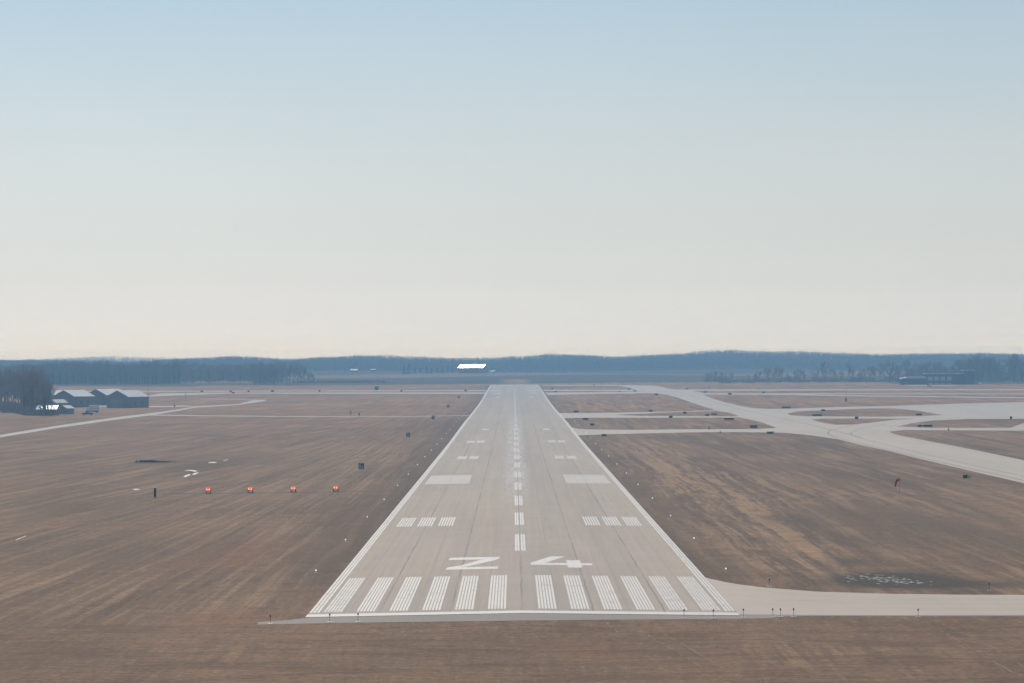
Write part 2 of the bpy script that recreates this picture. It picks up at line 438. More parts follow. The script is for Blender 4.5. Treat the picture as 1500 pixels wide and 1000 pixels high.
def tag(o, label=None, cat=None, group=None, kind=None):
    if label: o['label'] = label
    if cat: o['category'] = cat
    if group: o['group'] = group
    if kind: o['kind'] = kind
    return o

def empty(name, loc, rz=0.0, label=None, cat=None, group=None):
    o = bpy.data.objects.new(name, None); C.objects.link(o)
    o.location = loc; o.rotation_euler = (0, 0, rz); o.empty_display_size = .5
    return tag(o, label, cat, group)

class MB:
    def __init__(s): s.v = []; s.f = []
    def box(s, x0, x1, y0, y1, z0, z1):
        b = len(s.v)
        s.v += [(x0, y0, z0), (x1, y0, z0), (x1, y1, z0), (x0, y1, z0), (x0, y0, z1), (x1, y0, z1), (x1, y1, z1), (x0, y1, z1)]
        s.f += [tuple(b + i for i in q) for q in ((0, 3, 2, 1), (4, 5, 6, 7), (0, 1, 5, 4), (1, 2, 6, 5), (2, 3, 7, 6), (3, 0, 4, 7))]
        return s
    def tube(s, p0, p1, r0, r1=None, n=8, cap=True):
        r1 = r0 if r1 is None else r1
        p0 = Vector(p0); p1 = Vector(p1); d = (p1 - p0).normalized()
        a = d.orthogonal().normalized(); c = d.cross(a); b = len(s.v)
        for p, r in ((p0, r0), (p1, r1)):
            for i in range(n):
                t = 2 * math.pi * i / n
                s.v.append(tuple(p + (a * math.cos(t) + c * math.sin(t)) * r))
        for i in range(n):
            j = (i + 1) % n
            s.f.append((b + i, b + j, b + n + j, b + n + i))
        if cap:
            s.f.append(tuple(b + n - 1 - i for i in range(n))); s.f.append(tuple(b + n + i for i in range(n)))
        return s
    def poly(s, pts):
        b = len(s.v); s.v += [tuple(p) for p in pts]; s.f.append(tuple(range(b, b + len(pts)))); return s
    def prism(s, prof, y0, y1):
        """closed profile in XZ extruded along Y"""
        b = len(s.v); n = len(prof)
        s.v += [(x, y0, z) for x, z in prof] + [(x, y1, z) for x, z in prof]
        s.f.append(tuple(b + i for i in range(n))); s.f.append(tuple(b + 2 * n - 1 - i for i in range(n)))
        for i in range(n):
            j = (i + 1) % n
            s.f.append((b + i, b + n + i, b + n + j, b + j))
        return s
    def build(s, name, m, parent=None, smooth=False): return raw(name, s.v, s.f, m, parent, smooth)

def kids(o): return [c for c in bpy.data.objects if c.parent == o]
def copy_tree(o, parent=None, _k=None):
    _k = _k if _k is not None else kid_map
    c = o.copy(); C.objects.link(c)
    if parent: c.parent = parent
    for ch in _k.get(o.name, []): copy_tree(ch, c, _k)
    return c
kid_map = {}
def remember(o):
    kid_map[o.name] = kids(o)
    for c in kid_map[o.name]: remember(c)
    return o

ORD = ["first", "second", "third", "fourth", "fifth", "sixth", "seventh", "eighth", "ninth", "tenth", "eleventh", "twelfth", "thirteenth",
       "fourteenth", "fifteenth", "sixteenth", "seventeenth", "eighteenth", "nineteenth", "twentieth", "twenty first", "twenty second",
       "twenty third", "twenty fourth", "twenty fifth", "twenty sixth", "twenty seventh", "twenty eighth", "twenty ninth", "thirtieth"]

# ------------------------------------------------------------------ ground
def px2blob(px, py, rx, ry):
    g = G(px, py); D = g.y
    return g.x, g.y, rx * D / FPX, max(ry * D * D / (HCAM * FPX), 2)

BL = {'tan': [(985, 690, 80, 26, .9), (935, 655, 60, 12, .6), (1070, 760, 80, 36, 1), (1150, 805, 90, 26, .9), (1090, 715, 90, 22, .7), (1170, 830, 70, 16, .7),
              (450, 655, 120, 13, .5), (560, 665, 60, 10, .5), (120, 700, 150, 26, .35), (400, 700, 120, 14, .4), (60, 650, 120, 12, .3),
              (1270, 725, 80, 8, .6), (1390, 640, 110, 8, .8), (1380, 800, 120, 14, .3), (1250, 960, 160, 18, .6), (1060, 975, 90, 14, .35), (350, 955, 120, 14, .3),
              (1500, 725, 90, 10, .4), (1290, 606, 40, 3, .7), (880, 622, 30, 4, .5)],
      'dark': [(150, 800, 200, 22, .55), (90, 745, 120, 14, .35), (1300, 760, 110, 26, .7), (1450, 790, 100, 30, .5), (1170, 765, 40, 9, .6), (1230, 790, 60, 8, .5), (1100, 790, 30, 6, .5),
               (330, 670, 110, 10, .45), (620, 625, 60, 12, .3), (1450, 616, 60, 3, .6), (1230, 604, 60, 3, .5), (940, 617, 60, 3, .4), (1150, 655, 60, 10, .3),
               (1400, 645, 60, 4, .5), (980, 640, 60, 2.5, .6), (600, 960, 200, 16, .25), (90, 960, 120, 14, .3), (900, 940, 150, 10, .25)],
      'wet': [(1290, 850, 80, 9, 1.4), (1330, 846, 70, 9, 1.0), (1430, 855, 120, 6, .8), (1250, 822, 45, 7, .6), (228, 676, 30, 1.6, 1.4), (285, 684, 45, 8, .55), (50, 662, 14, 1.2, 1.1),
              (1135, 758, 24, 4, .5)],
      'rust': [(370, 800, 60, 14, .6), (340, 820, 80, 12, .5), (20, 710, 60, 20, .35), (330, 905, 90, 12, .5), (850, 950, 120, 14, .3), (480, 800, 40, 16, .3)]}

def build_ground():
    xs = set()
    for a, b, st in ((0, 60, 1.5), (60, 130, 2.5), (130, 320, 5), (320, 700, 15), (700, 2800, 40)):
        for v in np.arange(a, b, st): xs.add(float(v)); xs.add(float(-v))
    xs = np.array(sorted(xs | {2800.0, -2800.0}))
    ys = list(HYG[HYG <= 7650]); extra = []
    for a, b, st in ((150, 500, 1.5625), (500, 800, 3.125), (800, 1300, 6.25), (1300, 2200, 12.5)):
        extra += list(np.arange(a, b, st))
    ys = np.array(sorted(set(float(v) for v in ys) | set(float(v) for v in extra)))
    XX, YY = np.meshgrid(xs, ys)
    ZZ = hgt(XX, YY)
    nx, ny = len(xs), len(ys)
    v = np.stack([XX, YY, ZZ], -1).reshape(-1, 3)
    i = np.arange(ny - 1)[:, None] * nx + np.arange(nx - 1)[None, :]
    q = np.stack([i, i + 1, i + 1 + nx, i + nx], -1).reshape(-1, 4)
    me = bpy.data.meshes.new("ground")
    me.vertices.add(len(v)); me.vertices.foreach_set('co', v.ravel().astype(np.float32))
    me.loops.add(q.size); me.loops.foreach_set('vertex_index', q.ravel().astype(np.int32))
    me.polygons.add(len(q)); me.polygons.foreach_set('loop_start', (np.arange(len(q)) * 4).astype(np.int32))
    me.update(calc_edges=True)
    fx, fy = v[:, 0], v[:, 1]
    for k, lst in BL.items():
        a = np.zeros(len(v))
        for px, py, rx, ry, amp in lst:
            cx, cy, sx, sy = px2blob(px, py, rx, ry)
            # patches lie along the mowing direction
            a += amp * np.exp(-(((fx - cx) / (sx * 1.0)) ** 2 + ((fy - cy) / (sy * 1.15)) ** 2) ** 1.2)
        if k == 'dark':
            ed = (1 - sm((np.abs(fx) - 24) / 13)) * sm((fy - 290) / 60) * (1 - sm((fy - 2500) / 100))
            a += .75 * ed * (np.where(fx < 0, 1.0, .8))
        at = me.attributes.new(k, 'FLOAT', 'POINT'); at.data.foreach_set('value', np.clip(a, 0, 1).astype(np.float32))
    edge = 2640 + 60 * np.sin(fx * .009) + np.where(fx > 350, -120, 0) + np.where(fx < -300, -80, 0)
    fl = sm((fy - edge) / 25) * (1 - .75 * sm((fy - 3250) / 60) * (1 - sm((fy - 3650) / 60)))
    mound = np.exp(-((fx - 2) / 14) ** 4) * sm((fy - 2600) / 10) * (1 - sm((fy - 2980) / 20))
    pxv = 752 + fx * FPX / np.maximum(fy, 100)
    clr = sm((pxv - 262) / 12) * (1 - sm((pxv - 362) / 12)) * sm((fy - 2740) / 40) * (1 - sm((fy - 2900) / 60))
    fl = fl * (1 - mound) * (1 - .75 * clr)
    at = me.attributes.new('field', 'FLOAT', 'POINT'); at.data.foreach_set('value', np.clip(fl, 0, 1).astype(np.float32))
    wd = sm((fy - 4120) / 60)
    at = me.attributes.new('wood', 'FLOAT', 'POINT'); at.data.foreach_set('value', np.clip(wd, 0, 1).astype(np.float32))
    me.polygons.foreach_set('use_smooth', [True] * len(me.polygons))
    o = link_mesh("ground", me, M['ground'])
    tag(o, kind='structure')
build_ground()

def sheet(name, loops, m, dz, world=False, parent=None, hfun=None, fine=None):
    """a sheet laid over the terrain; loops are in photo positions or in world XY, the first one is the outline"""
    L = []
    for lp in loops:
        if world: L.append([Vector((x, y, 0)) for x, y in lp])
        else:
            pts = []
            n = len(lp)
            for k in range(n):
                (x0, y0), (x1, y1) = lp[k], lp[(k + 1) % n]
                st = max(1, int(abs(x1 - x0) / 40) + 1)
                for s_ in range(st):
                    t = s_ / st; g = G(x0 + (x1 - x0) * t, y0 + (y1 - y0) * t); pts.append(Vector((g.x, g.y, 0)))
            L.append(pts)
    tri = tessellate_polygon(L)
    allv = [p for l in L for p in l]
    bm = bmesh.new()
    bv = [bm.verts.new(p) for p in allv]
    for t in tri:
        try: bm.faces.new([bv[i] for i in t])
        except ValueError: pass
    y0 = min(p.y for p in allv); y1 = max(p.y for p in allv)
    for yy in np.arange(math.ceil(y0 / 25) * 25, y1, 25.0):
        bmesh.ops.bisect_plane(bm, geom=bm.verts[:] + bm.edges[:] + bm.faces[:], plane_co=(0, float(yy), 0), plane_no=(0, 1, 0))
    if fine:
        for yy in np.arange(fine[0], fine[1], 1.5625):
            bmesh.ops.bisect_plane(bm, geom=bm.verts[:] + bm.edges[:] + bm.faces[:], plane_co=(0, float(yy), 0), plane_no=(0, 1, 0))
        for xx in (-22.5, 0, 22.5):
            bmesh.ops.bisect_plane(bm, geom=bm.verts[:] + bm.edges[:] + bm.faces[:], plane_co=(xx, 0, 0), plane_no=(1, 0, 0))
    for v in bm.verts:
        v.co.z = float((hfun or hgt)(v.co.x, v.co.y)) + dz
    bmesh.ops.recalc_face_normals(bm, faces=bm.faces[:])
    for f in bm.faces:
        if f.normal.z < 0: f.normal_flip()
    me = bpy.data.meshes.new(name); bm.to_mesh(me); bm.free()
    return link_mesh(name, me, m, parent)

def smooth_loop(lp, it=2):
    for _ in range(it):
        o = []
        for k in range(len(lp)):
            a, b = lp[k], lp[(k + 1) % len(lp)]
            o += [(a[0] * .75 + b[0] * .25, a[1] * .75 + b[1] * .25), (a[0] * .25 + b[0] * .75, a[1] * .25 + b[1] * .75)]
        lp = o
    return lp

# --- taxiways on the right, one connected pavement with grass islands left open
taxi_outer = [(795, 562.9), (860, 562.8), (908, 562.9), (960, 564.0), (983, 568.8), (990, 569.6), (1060, 569.6), (1250, 569.4), (1560, 569.2), (1560, 570.6), (1250, 570.8),
              (1100, 571.3), (1015, 571.6), (1030, 574.6), (1075, 575.2), (1250, 575.3), (1560, 575.4), (1560, 576.4), (1250, 576.5), (1180, 576.6), (1250, 578.0), (1560, 581.9), (1560, 583.4),
              (1250, 579.4), (1130, 577.3), (1029, 576.9), (1060, 588), (1085, 594), (1102, 596.7), (1125, 598), (1153, 598), (1177, 597),
              (1227, 595.3), (1308, 593.8), (1333, 592.5), (1417, 590), (1500, 588), (1580, 586),
              (1580, 612), (1500, 612.5), (1417, 613), (1367, 615), (1338, 618.7), (1315, 623.7), (1350, 625.5), (1417, 626), (1480, 625.8), (1500, 618.7), (1580, 612.8), (1580, 630), (1500, 630),
              (1420, 629.6), (1325, 629), (1303, 631), (1306, 633.5), (1317, 636.7), (1367, 646.7), (1432, 659), (1500, 673.5), (1580, 690), (1580, 727),
              (1500, 707), (1380, 679), (1298, 659), (1260, 650.8), (1227, 642.5), (1210, 640), (1177, 635.3), (1143, 632.8), (1070, 632), (1010, 632.5), (910, 634.7),
              (870, 636), (850, 636.7), (836, 636.7), (829, 625), (836, 625), (850, 627.6), (870, 628.3), (927, 628.7), (1010, 628), (1108, 627.5), (1137, 625.8), (1115, 617.5), (1093, 612.5), (1083, 610.6),
              (943, 611), (870, 610.9), (845, 611.3), (820, 611.7), (815, 604.2), (860, 604.2), (930, 603), (1000, 601.5), (1048, 599.8), (1027, 593.3), (1010, 587.5), (993, 581.7),
              (977, 577.1), (960, 575.4), (943, 575.2), (860, 576.4), (802, 577.6), (798, 574.2), (860, 573.6), (943, 572.5), (930, 571.9), (860, 571.5), (796, 571.6), (796, 570.0), (860, 569.9), (930, 569.9), (921, 567), (908, 564.2), (860, 563.9), (795, 564)]
isl0 = [(899, 606.9), (940, 605), (977, 603.2), (1048, 601), (1067, 603.3), (1083, 608.3), (1075, 609.0), (943, 608.3)]
isl1 = [(1153, 605.2), (1166, 602), (1214, 599.6), (1278, 597.2), (1310, 597.2), (1342, 600.4), (1366, 604.4), (1380, 606.8), (1358, 608.4), (1294, 609.5), (1182, 608.9), (1158, 607.3)]
isl2 = [(1187.6, 613.5), (1205, 612.3), (1262, 612), (1342, 612.4), (1310, 614), (1270, 618.8), (1246, 621.2), (1222, 621.2), (1203, 618)]
tag(sheet("taxiway", [taxi_outer, isl0, isl1, isl2], M['taxi'], .025), kind='structure')
low_taxi = [(1028, 843), (1040, 847), (1063, 852), (1085, 855.6), (1120, 860), (1200, 866), (1300, 869), (1400, 870.3), (1580, 871), (1580, 900), (1345, 900.5), (1180, 899.8), (1082, 899), (1060, 890)]
tag(sheet("taxiway", [low_taxi], M['taxi'], .02), kind='structure')
sh = [(379, 910.2), (395, 909.2), (424, 907.6), (432, 906.2), (450, 904.0), (480, 892), (1040, 885), (1082, 898.5), (1180, 899.4), (1345, 900.1), (1580, 899.6), (1580, 901.5), (1345, 902),
      (1190, 901.4), (1150, 902.2), (1125, 905), (1060, 906), (900, 907), (750, 908.4), (600, 910.4), (480, 912), (376, 914.2)]
tag(sheet("runway_shoulder", [sh], M['shoulder'], .014, fine=(258.5, 300)), kind='structure')
# --- crossing strips and roads on the left
for lp in ([(-80, 571.9), (200, 571.6), (450, 571.1), (713, 570.6), (712, 572.0), (450, 572.3), (200, 572.9), (-80, 573.3)],
           [(235, 575.3), (330, 574.3), (450, 574.1), (713, 573.9), (709, 576.0), (450, 575.6), (340, 575.5), (290, 577.0), (217, 579.9), (180, 580.6), (180, 579.5), (217, 578.7)]):
    tag(sheet("taxiway", [lp], M['taxi'], .025), kind='structure')
road = [(-60, 645), (0, 636), (83, 622.7), (167, 610.7), (217, 604.6), (255, 599.5), (287, 594.3), (350, 590.8), (366, 586.2), (373, 584.6), (389, 584.5), (389, 586.2), (379, 588), (350, 592.2),
        (287, 596.2), (255, 602), (217, 607.8), (167, 614.3), (83, 626.3), (0, 640), (-60, 651)]
tag(sheet("road", [road], M['road'], .025), kind='structure')
for lp in ([(217, 606.2), (300, 607.6), (450, 608.9), (600, 608.9), (693, 607.0), (692, 607.7), (600, 609.6), (450, 609.8), (300, 608.6), (210, 607.6)],
           [(60, 594.6), (143, 593.2), (217, 594.0), (272, 593.0), (290, 593.9), (272, 594.6), (217, 595.6), (143, 594.6), (60, 596.2)],
           [(293, 583.1), (372, 583.8), (374, 584.5), (293, 583.8)]):
    tag(sheet("track", [lp], M['road'], .018), kind='structure')
tag(sheet("track", [[(238, 722.0), (400, 720.6), (492, 719.4), (620, 717.6), (620, 718.2), (492, 720.2), (400, 721.5), (238, 723.0)]], M['soil'], .015), kind='structure')
def ribbon(name, pts, w, m, dz, parent=None):
    P = [G(x, y) for x, y in pts]; Q = []
    for i in range(len(P) - 1):
        p0 = P[max(i - 1, 0)]; p1 = P[i]; p2 = P[i + 1]; p3 = P[min(i + 2, len(P) - 1)]
        for t in np.arange(0, 1, .1):
            t = float(t); Q.append(.5 * ((2 * p1) + (p2 - p0) * t + (2 * p0 - 5 * p1 + 4 * p2 - p3) * t * t + (3 * p1 - p0 - 3 * p2 + p3) * t ** 3))
    Q.append(P[-1]); V, Fc = [], []
    for i, q in enumerate(Q):
        d = Q[min(i + 1, len(Q) - 1)] - Q[max(i - 1, 0)]; d.z = 0; d.normalize(); nn = Vector((-d.y, d.x, 0))
        for s_ in (-1, 1):
            v = q + nn * s_ * w / 2; V.append((v.x, v.y, float(hgt(v.x, v.y)) + dz))
    for i in range(len(Q) - 1): Fc.append((2 * i, 2 * i + 1, 2 * i + 3, 2 * i + 2))
    return raw(name, V, Fc, m, parent)
M['joint'] = simple("sealed_joint", (.27, .235, .20), .8, 0, .2, .2, .3)
M['yellow_line'] = simple("worn_yellow_line", (.50, .40, .22), .7, 0, .2, .15, .3)
_tx = bpy.data.objects["taxiway"]
for pts, w, mm in (([(1262, 619.5), (1226, 627), (1213, 633.0), (1222, 639), (1260, 648.5), (1330, 665), (1400, 681), (1500, 703)], .7, 'joint'),
                   ([(1300, 620), (1262, 627), (1247, 633.5), (1258, 640), (1300, 651), (1400, 675), (1500, 697)], .5, 'joint'),
                   ([(1312, 622.5), (1282, 628.5), (1272, 634), (1282, 640), (1330, 652.5), (1400, 669), (1500, 691)], .35, 'yellow_line'),
                   ([(925, 566.5), (985, 572.5), (1030, 583), (1075, 596), (1120, 607), (1190, 622), (1262, 640)], .6, 'joint'),
                   ([(1052, 632 - 1.6), (1140, 629.4), (1215, 632), (1250, 641)], .35, 'yellow_line'),
                   ([(1130, 602.5), (1230, 597.8), (1330, 594.8), (1500, 590.5)], .5, 'joint')):
    ribbon("pavement_line", pts, w, M[mm], .034, _tx)
_tl = bpy.data.objects["taxiway.001"]
for k in range(3):
    ribbon("pavement_line", [(1085 + 6 * k, 862 + 10 * k), (1200, 872 + 8.5 * k), (1300, 875.5 + 7.5 * k), (1420, 877 + 7 * k), (1500, 877.5 + 7 * k)], .07, M['joint'], .03, _tl)
tag(sheet("parking_area", [[(1328, 563.0), (1402, 562.8), (1402, 563.8), (1328, 564.0)]], M['road'], .02), kind='structure')

# ------------------------------------------------------------------ runway with crown and markings
Y0, Y1, HW = 284.0, 2558.0, 22.86
def rh(X, Y):
    return float(hgt(30, Y)) + .34 * max(0, 1 - abs(X) / HW)
def strip_verts(bm, x0, x1, y0, y1, dz):
    yy = [y0] + [v for v in np.arange(math.ceil(y0 / 25 + 1e-6) * 25, y1, 25.0) if v - y0 > .01] + [y1]
    xx = [x0] + ([0.0] if x0 < 0 < x1 else []) + [x1]
    g = [[bm.verts.new((x, y, rh(x, y) + dz)) for x in xx] for y in yy]
    for a, b in zip(g, g[1:]):
        for i in range(len(xx) - 1): bm.faces.new((a[i], a[i + 1], b[i + 1], b[i]))
bm = bmesh.new()
strip_verts(bm, -HW, 0, Y0, Y1, .04); strip_verts(bm, 0, HW, Y0, Y1, .04)
me = bpy.data.meshes.new("runway"); bm.to_mesh(me); bm.free()
runway = tag(link_mesh("runway", me, M['runway']), kind='structure')
MZ = .048
def marking(name, rects, m):
    bm = bmesh.new()
    for r in rects: strip_verts(bm, *r, MZ)
    me = bpy.data.meshes.new(name); bm.to_mesh(me); bm.free()
    return link_mesh(name, me, m, runway)
def stripes(x0, x1, n, fill=.62):
    p = (x1 - x0) / (n - 1 + fill)
    return [(x0 + i * p, x0 + i * p + p * fill) for i in range(n)]
marking("threshold_bar", [(-22.86, 0, Y0, Y0 + 3.0), (0, 22.86, Y0, Y0 + 3.0)], M['paint_bar'])
for s in (-1, 1):
    for k in range(6):
        a = 1.75 + 3.52 * k; b = a + 1.95
        x0, x1 = (a, b) if s > 0 else (-b, -a)
        worn = (s > 0 and k >= 4) or (s < 0 and k == 5)
        marking("threshold_stripe", [(u, v, 289.4, 335.4) for u, v in stripes(x0, x1, 6, .68)], M['paint_worn'] if worn else M['paint'])
        marking("threshold_stripe", [(x0 + .05, x1 - .05, 2506, 2551)], M['paint_worn'])
    a, b = (21.75, 22.8) if s > 0 else (-22.8, -21.75)
    marking("edge_stripe", [(u, v, 289.0, 2555) for u, v in stripes(a, b, 3, .66)], M['paint'])
    for cs, ya, yb in (((12.1, 15.5, 18.9), 441, 466), ((12.1, 15.5), 753, 777), ((12.1, 15.5), 908, 931), ((12.1,), 1060, 1083), ((12.1,), 1925, 1948), ((12.1, 15.5), 2078, 2101), ((12.1, 15.5, 18.9), 2383, 2406)):
        for c in cs:
            c *= s
            marking("touchdown_bar", [(u, v, ya, yb) for u, v in stripes(c - 1.2, c + 1.2, 6 if ya < 1100 else 2, .6 if ya < 1100 else .9)], M['paint'])
    for ya, yb in ((597.5, 644), (2201, 2247)):
        a, b = (10.9, 20.5) if s > 0 else (-20.5, -10.9)
        h1 = stripes(a, (a + b) / 2 - .12, 12, .5) + stripes((a + b) / 2 + .12, b, 12, .5)
        marking("aiming_point_bar", [(u, v, ya, yb) for u, v in h1], M['paint'])
for k in range(36):
    a = 379 + 61 * k
    if a > 2440: break
    marking("centreline_dash", [(u, v, a, a + 36.6) for u, v in ((-.72, -.44), (-.36, -.08), (.14, .42), (.5, .78))] if k < 12 else [(-.42, .42, a, a + 30)],
            M['paint'] if k < 2 else (M['paint_faded'] if k >= 3 else M['paint_worn']))
marking("far_threshold_bar", [(-22.86, 0, 2555, 2558), (0, 22.86, 2555, 2558)], M['paint_bar'])
def glyph(polys):
    bm = bmesh.new()
    for p in polys:
        f = bm.faces.new([bm.verts.new((x, y, rh(x, y) + MZ)) for x, y in p])
        if f.normal.z < 0: f.normal_flip()
    bmesh.ops.triangulate(bm, faces=bm.faces[:])
    for f in bm.faces:
        f.normal_update()
        if f.normal.z < 0: f.normal_flip()
    me = bpy.data.meshes.new("runway_number"); bm.to_mesh(me); bm.free()
    return link_mesh("runway_number", me, M['paint'], runway)
glyph([[(-9.7, 363.3), (-3.1, 363.3), (-2.9, 364.0), (-2.8, 367.6), (-9.5, 367.6)],
       [(-9.7, 346.2), (-9.5, 350.2), (-7.9, 352.8), (-5.2, 363.3), (-3.1, 363.3), (-3.4, 361.4), (-7.3, 350.2), (-7.3, 346.2)],
       [(-7.3, 346.2), (-7.3, 350.2), (-2.9, 350.2), (-3.0, 346.2)]])
glyph([[(4.2, 368.5), (6.1, 368.5), (3.3, 356.2), (1.3, 356.2)],
       [(1.3, 352.6), (1.3, 356.2), (6.1, 356.2), (6.1, 352.6)],
       [(7.95, 352.6), (7.95, 356.2), (9.4, 356.2), (9.4, 352.6)],
       [(6.1, 348.4), (6.1, 361.6), (7.95, 361.6), (7.95, 348.4)]])

# ------------------------------------------------------------------ bare trees
def branch_tree(seed, H, spread=.34, levels=4, conifer=False, tw=.06):
    r = random.Random(seed)
    trunk, crown = [], []
    def seg(lst, p0, p1, r0, r1, n): lst.append((p0, p1, r0, r1, n))
    p = Vector((0, 0, -.4)); d = Vector((0, 0, 1)); rad = H * .012 + .06; pts = []
    nseg = 7; top = H * r.uniform(.80, .92)
    for i in range(nseg):
        q = p + Vector((r.uniform(-1, 1) * .02 * H * .4, r.uniform(-1, 1) * .02 * H * .4, top / nseg))
        r1 = rad * (.86 if i < nseg - 2 else .6)
        seg(trunk, p, q, rad, r1, 6)
        pts.append((p, q, rad, i)); p, rad = q, r1
    def grow(p, d, L, rd, lev):
        if lev > levels or L < .35: return
        k = 2 if lev < 3 else 1
        for j in range(k):
            q = p + d * (L / k) + Vector((r.gauss(0, .05), r.gauss(0, .05), abs(r.gauss(0, .05)))) * L
            seg(trunk if lev == 1 else crown, p, q, rd, rd * .62, 4 if lev < 2 else 3)
            nb = r.randint(2, 3) if lev < levels else 0
            for _ in range(nb):
                t = r.uniform(.35, 1); b = p.lerp(q, t)
                ax = Vector((r.gauss(0, 1), r.gauss(0, 1), r.gauss(0, .5)))
                nd = (d + ax.normalized() * r.uniform(.45, .75) + Vector((0, 0, .18))).normalized()
                grow(b, nd, L * r.uniform(.42, .66), max(rd * .5, tw * .6), lev + 1)
            p = q; d = (d + Vector((0, 0, .15))).normalized(); rd = rd * .62
    for (a, b, rd, i) in pts:
        if i < 2: continue
        for _ in range(r.randint(2, 4)):
            t = r.random(); s = a.lerp(b, t); ang = r.uniform(0, 6.28)
            up = r.uniform(.45, 1.1)
            dd = Vector((math.cos(ang), math.sin(ang), up)).normalized()
            f = 1 - abs((s.z / H) - .5) * .9
            grow(s, dd, H * spread * f * r.uniform(.7, 1.15), rd * .45, 1)
    grow(pts[-1][1], Vector((0, 0, 1)), H * .2, rd * .5, 2)
    def mk(lst):
        V, Fc = [], []
        for p0, p1, a, b, n in lst:
            d = (p1 - p0)
            if d.length < 1e-4: continue
            d.normalize(); u = d.orthogonal().normalized(); w = d.cross(u); base = len(V)
            for pp, rr in ((p0, a), (p1, b)):
                for i in range(n):
                    t = 6.2832 * i / n; V.append(pp + (u * math.cos(t) + w * math.sin(t)) * rr)
            for i in range(n):
                j = (i + 1) % n; Fc.append((base + i, base + j, base + n + j, base + n + i))
        return V, Fc
    return mk(trunk), mk(crown)

def tree_proto(name, seed, H, **kw):
    (tv, tf), (cv, cf) = branch_tree(seed, H, **kw)
    root = empty(name, (0, 0, 0))
    raw("trunk", tv, tf, M['bark'], root); raw("crown", cv, cf, M['twig'], root)
    return remember(root)

protos = [tree_proto("bare_tree", 11 + i * 5, 20.0, spread=[.32, .26, .38, .24, .30, .35][i], levels=4) for i in range(6)]
far_protos = [tree_proto("bare_tree", 91 + i * 7, 20.0, spread=[.30, .36, .26, .33][i], levels=4, tw=.13) for i in range(4)]
near_protos = protos; protos = near_protos + far_protos
used_proto = set()
def place_tree(k, loc, H, rz, label, group):
    k = k % 6 if loc.y < 2000 else 6 + k % 4
    if k in used_proto: o = copy_tree(protos[k])
    else: o = protos[k]; used_proto.add(k)
    o.location = loc; o.rotation_euler = (0, 0, rz); s = H / 20.0
    o.scale = (s * random.uniform(.85, 1.15), s * random.uniform(.85, 1.15), s)
    return tag(o, label, 'tree', group)

n_tr = 0
# grove at the left edge of the picture, among the buildings
for i in range(62):
    px = random.uniform(-75, 72) if i > 10 else random.uniform(35, 70)
    f = (px + 75) / 147
    Yf = 1545 - 150 * min(px, 62) / 62
    Y = Yf + random.random() * (150 if px < 30 else 40)
    H = random.uniform(17, 24.5) * (1 - .25 * max(0, (px - 50) / 25))
    place_tree(random.randrange(6), atY(px, Y, -.3), H, random.uniform(0, 6.28),
               "tall bare tree in the dark grove at the left edge", "bare trees of the grove at the left edge"); n_tr += 1
# front of the wood behind the hangars
for i in range(95):
    px = 60 + 345 * i / 94 + random.uniform(-3, 3)
    if 264 < px < 370 and i % 4: continue
    Y = 2690 + random.uniform(0, 60) - (60 if px > 300 else 0)
    place_tree(random.randrange(6), atY(px, Y, -.3), random.uniform(17, 23) * (1 - .12 * (px > 300)), random.uniform(0, 6.28),
               "bare tree along the front of the wood behind the hangars", "bare trees along the wood behind the hangars"); n_tr += 1
for px, H in ((402, 17), (412, 20), (420, 16), (424, 18), (430, 21), (436, 19), (441, 17), (446, 15), (452, 12), (459, 9)):
    place_tree(random.randrange(6), atY(px, random.uniform(2640, 2690), -.3), H, random.uniform(0, 6.28),
               "bare tree in the clump ending the left wood", "bare trees in the clump ending the left wood"); n_tr += 1
# trees around and left of the terminal on the right
solo = [(1036, 8), (1041, 9), (1049, 10), (1056, 9), (1062, 8), (1072, 9), (1096, 7), (1106, 8), (1111, 10), (1122, 12), (1127, 13), (1134, 12), (1140, 15), (1146, 12), (1155, 9), (1165, 10), (1171, 12),
        (1178, 10), (1190, 9), (1197, 12), (1207, 18.5), (1212, 10), (1219, 12), (1224, 10), (1233, 10), (1245, 17), (1250, 12), (1258, 9), (1264, 12), (1275, 15), (1281, 14), (1289, 11), (1296, 17), (1303, 19), (1308, 13)]
for k, (px, H) in enumerate(solo):
    big = {1207: "tallest lone bare tree left of the long terminal building", 1245: "wide bare tree second tallest between wood and terminal"}.get(px)
    place_tree(random.randrange(6), atY(px, random.uniform(2640, 2720), -.3), H * 1.02, random.uniform(0, 6.28),
               big or "low bare tree in the hedgerow left of the terminal building", None if big else "bare trees in the hedgerow left of the terminal"); n_tr += 1
for i in range(56):
    px = random.uniform(1312, 1440) if i < 20 else random.uniform(1405, 1580)
    H = random.uniform(15, 21) if px < 1430 else random.uniform(16, 24)
    if 1330 < px < 1345 or 1385 < px < 1405: H *= .75
    place_tree(random.randrange(6), atY(px, random.uniform(2590, 2680), -.3), H, random.uniform(0, 6.28),
               "bare tree standing behind the long terminal building" if px < 1428 else "bare tree in the wood right of the terminal building",
               "bare trees behind the terminal" if px < 1428 else "bare trees right of the terminal"); n_tr += 1

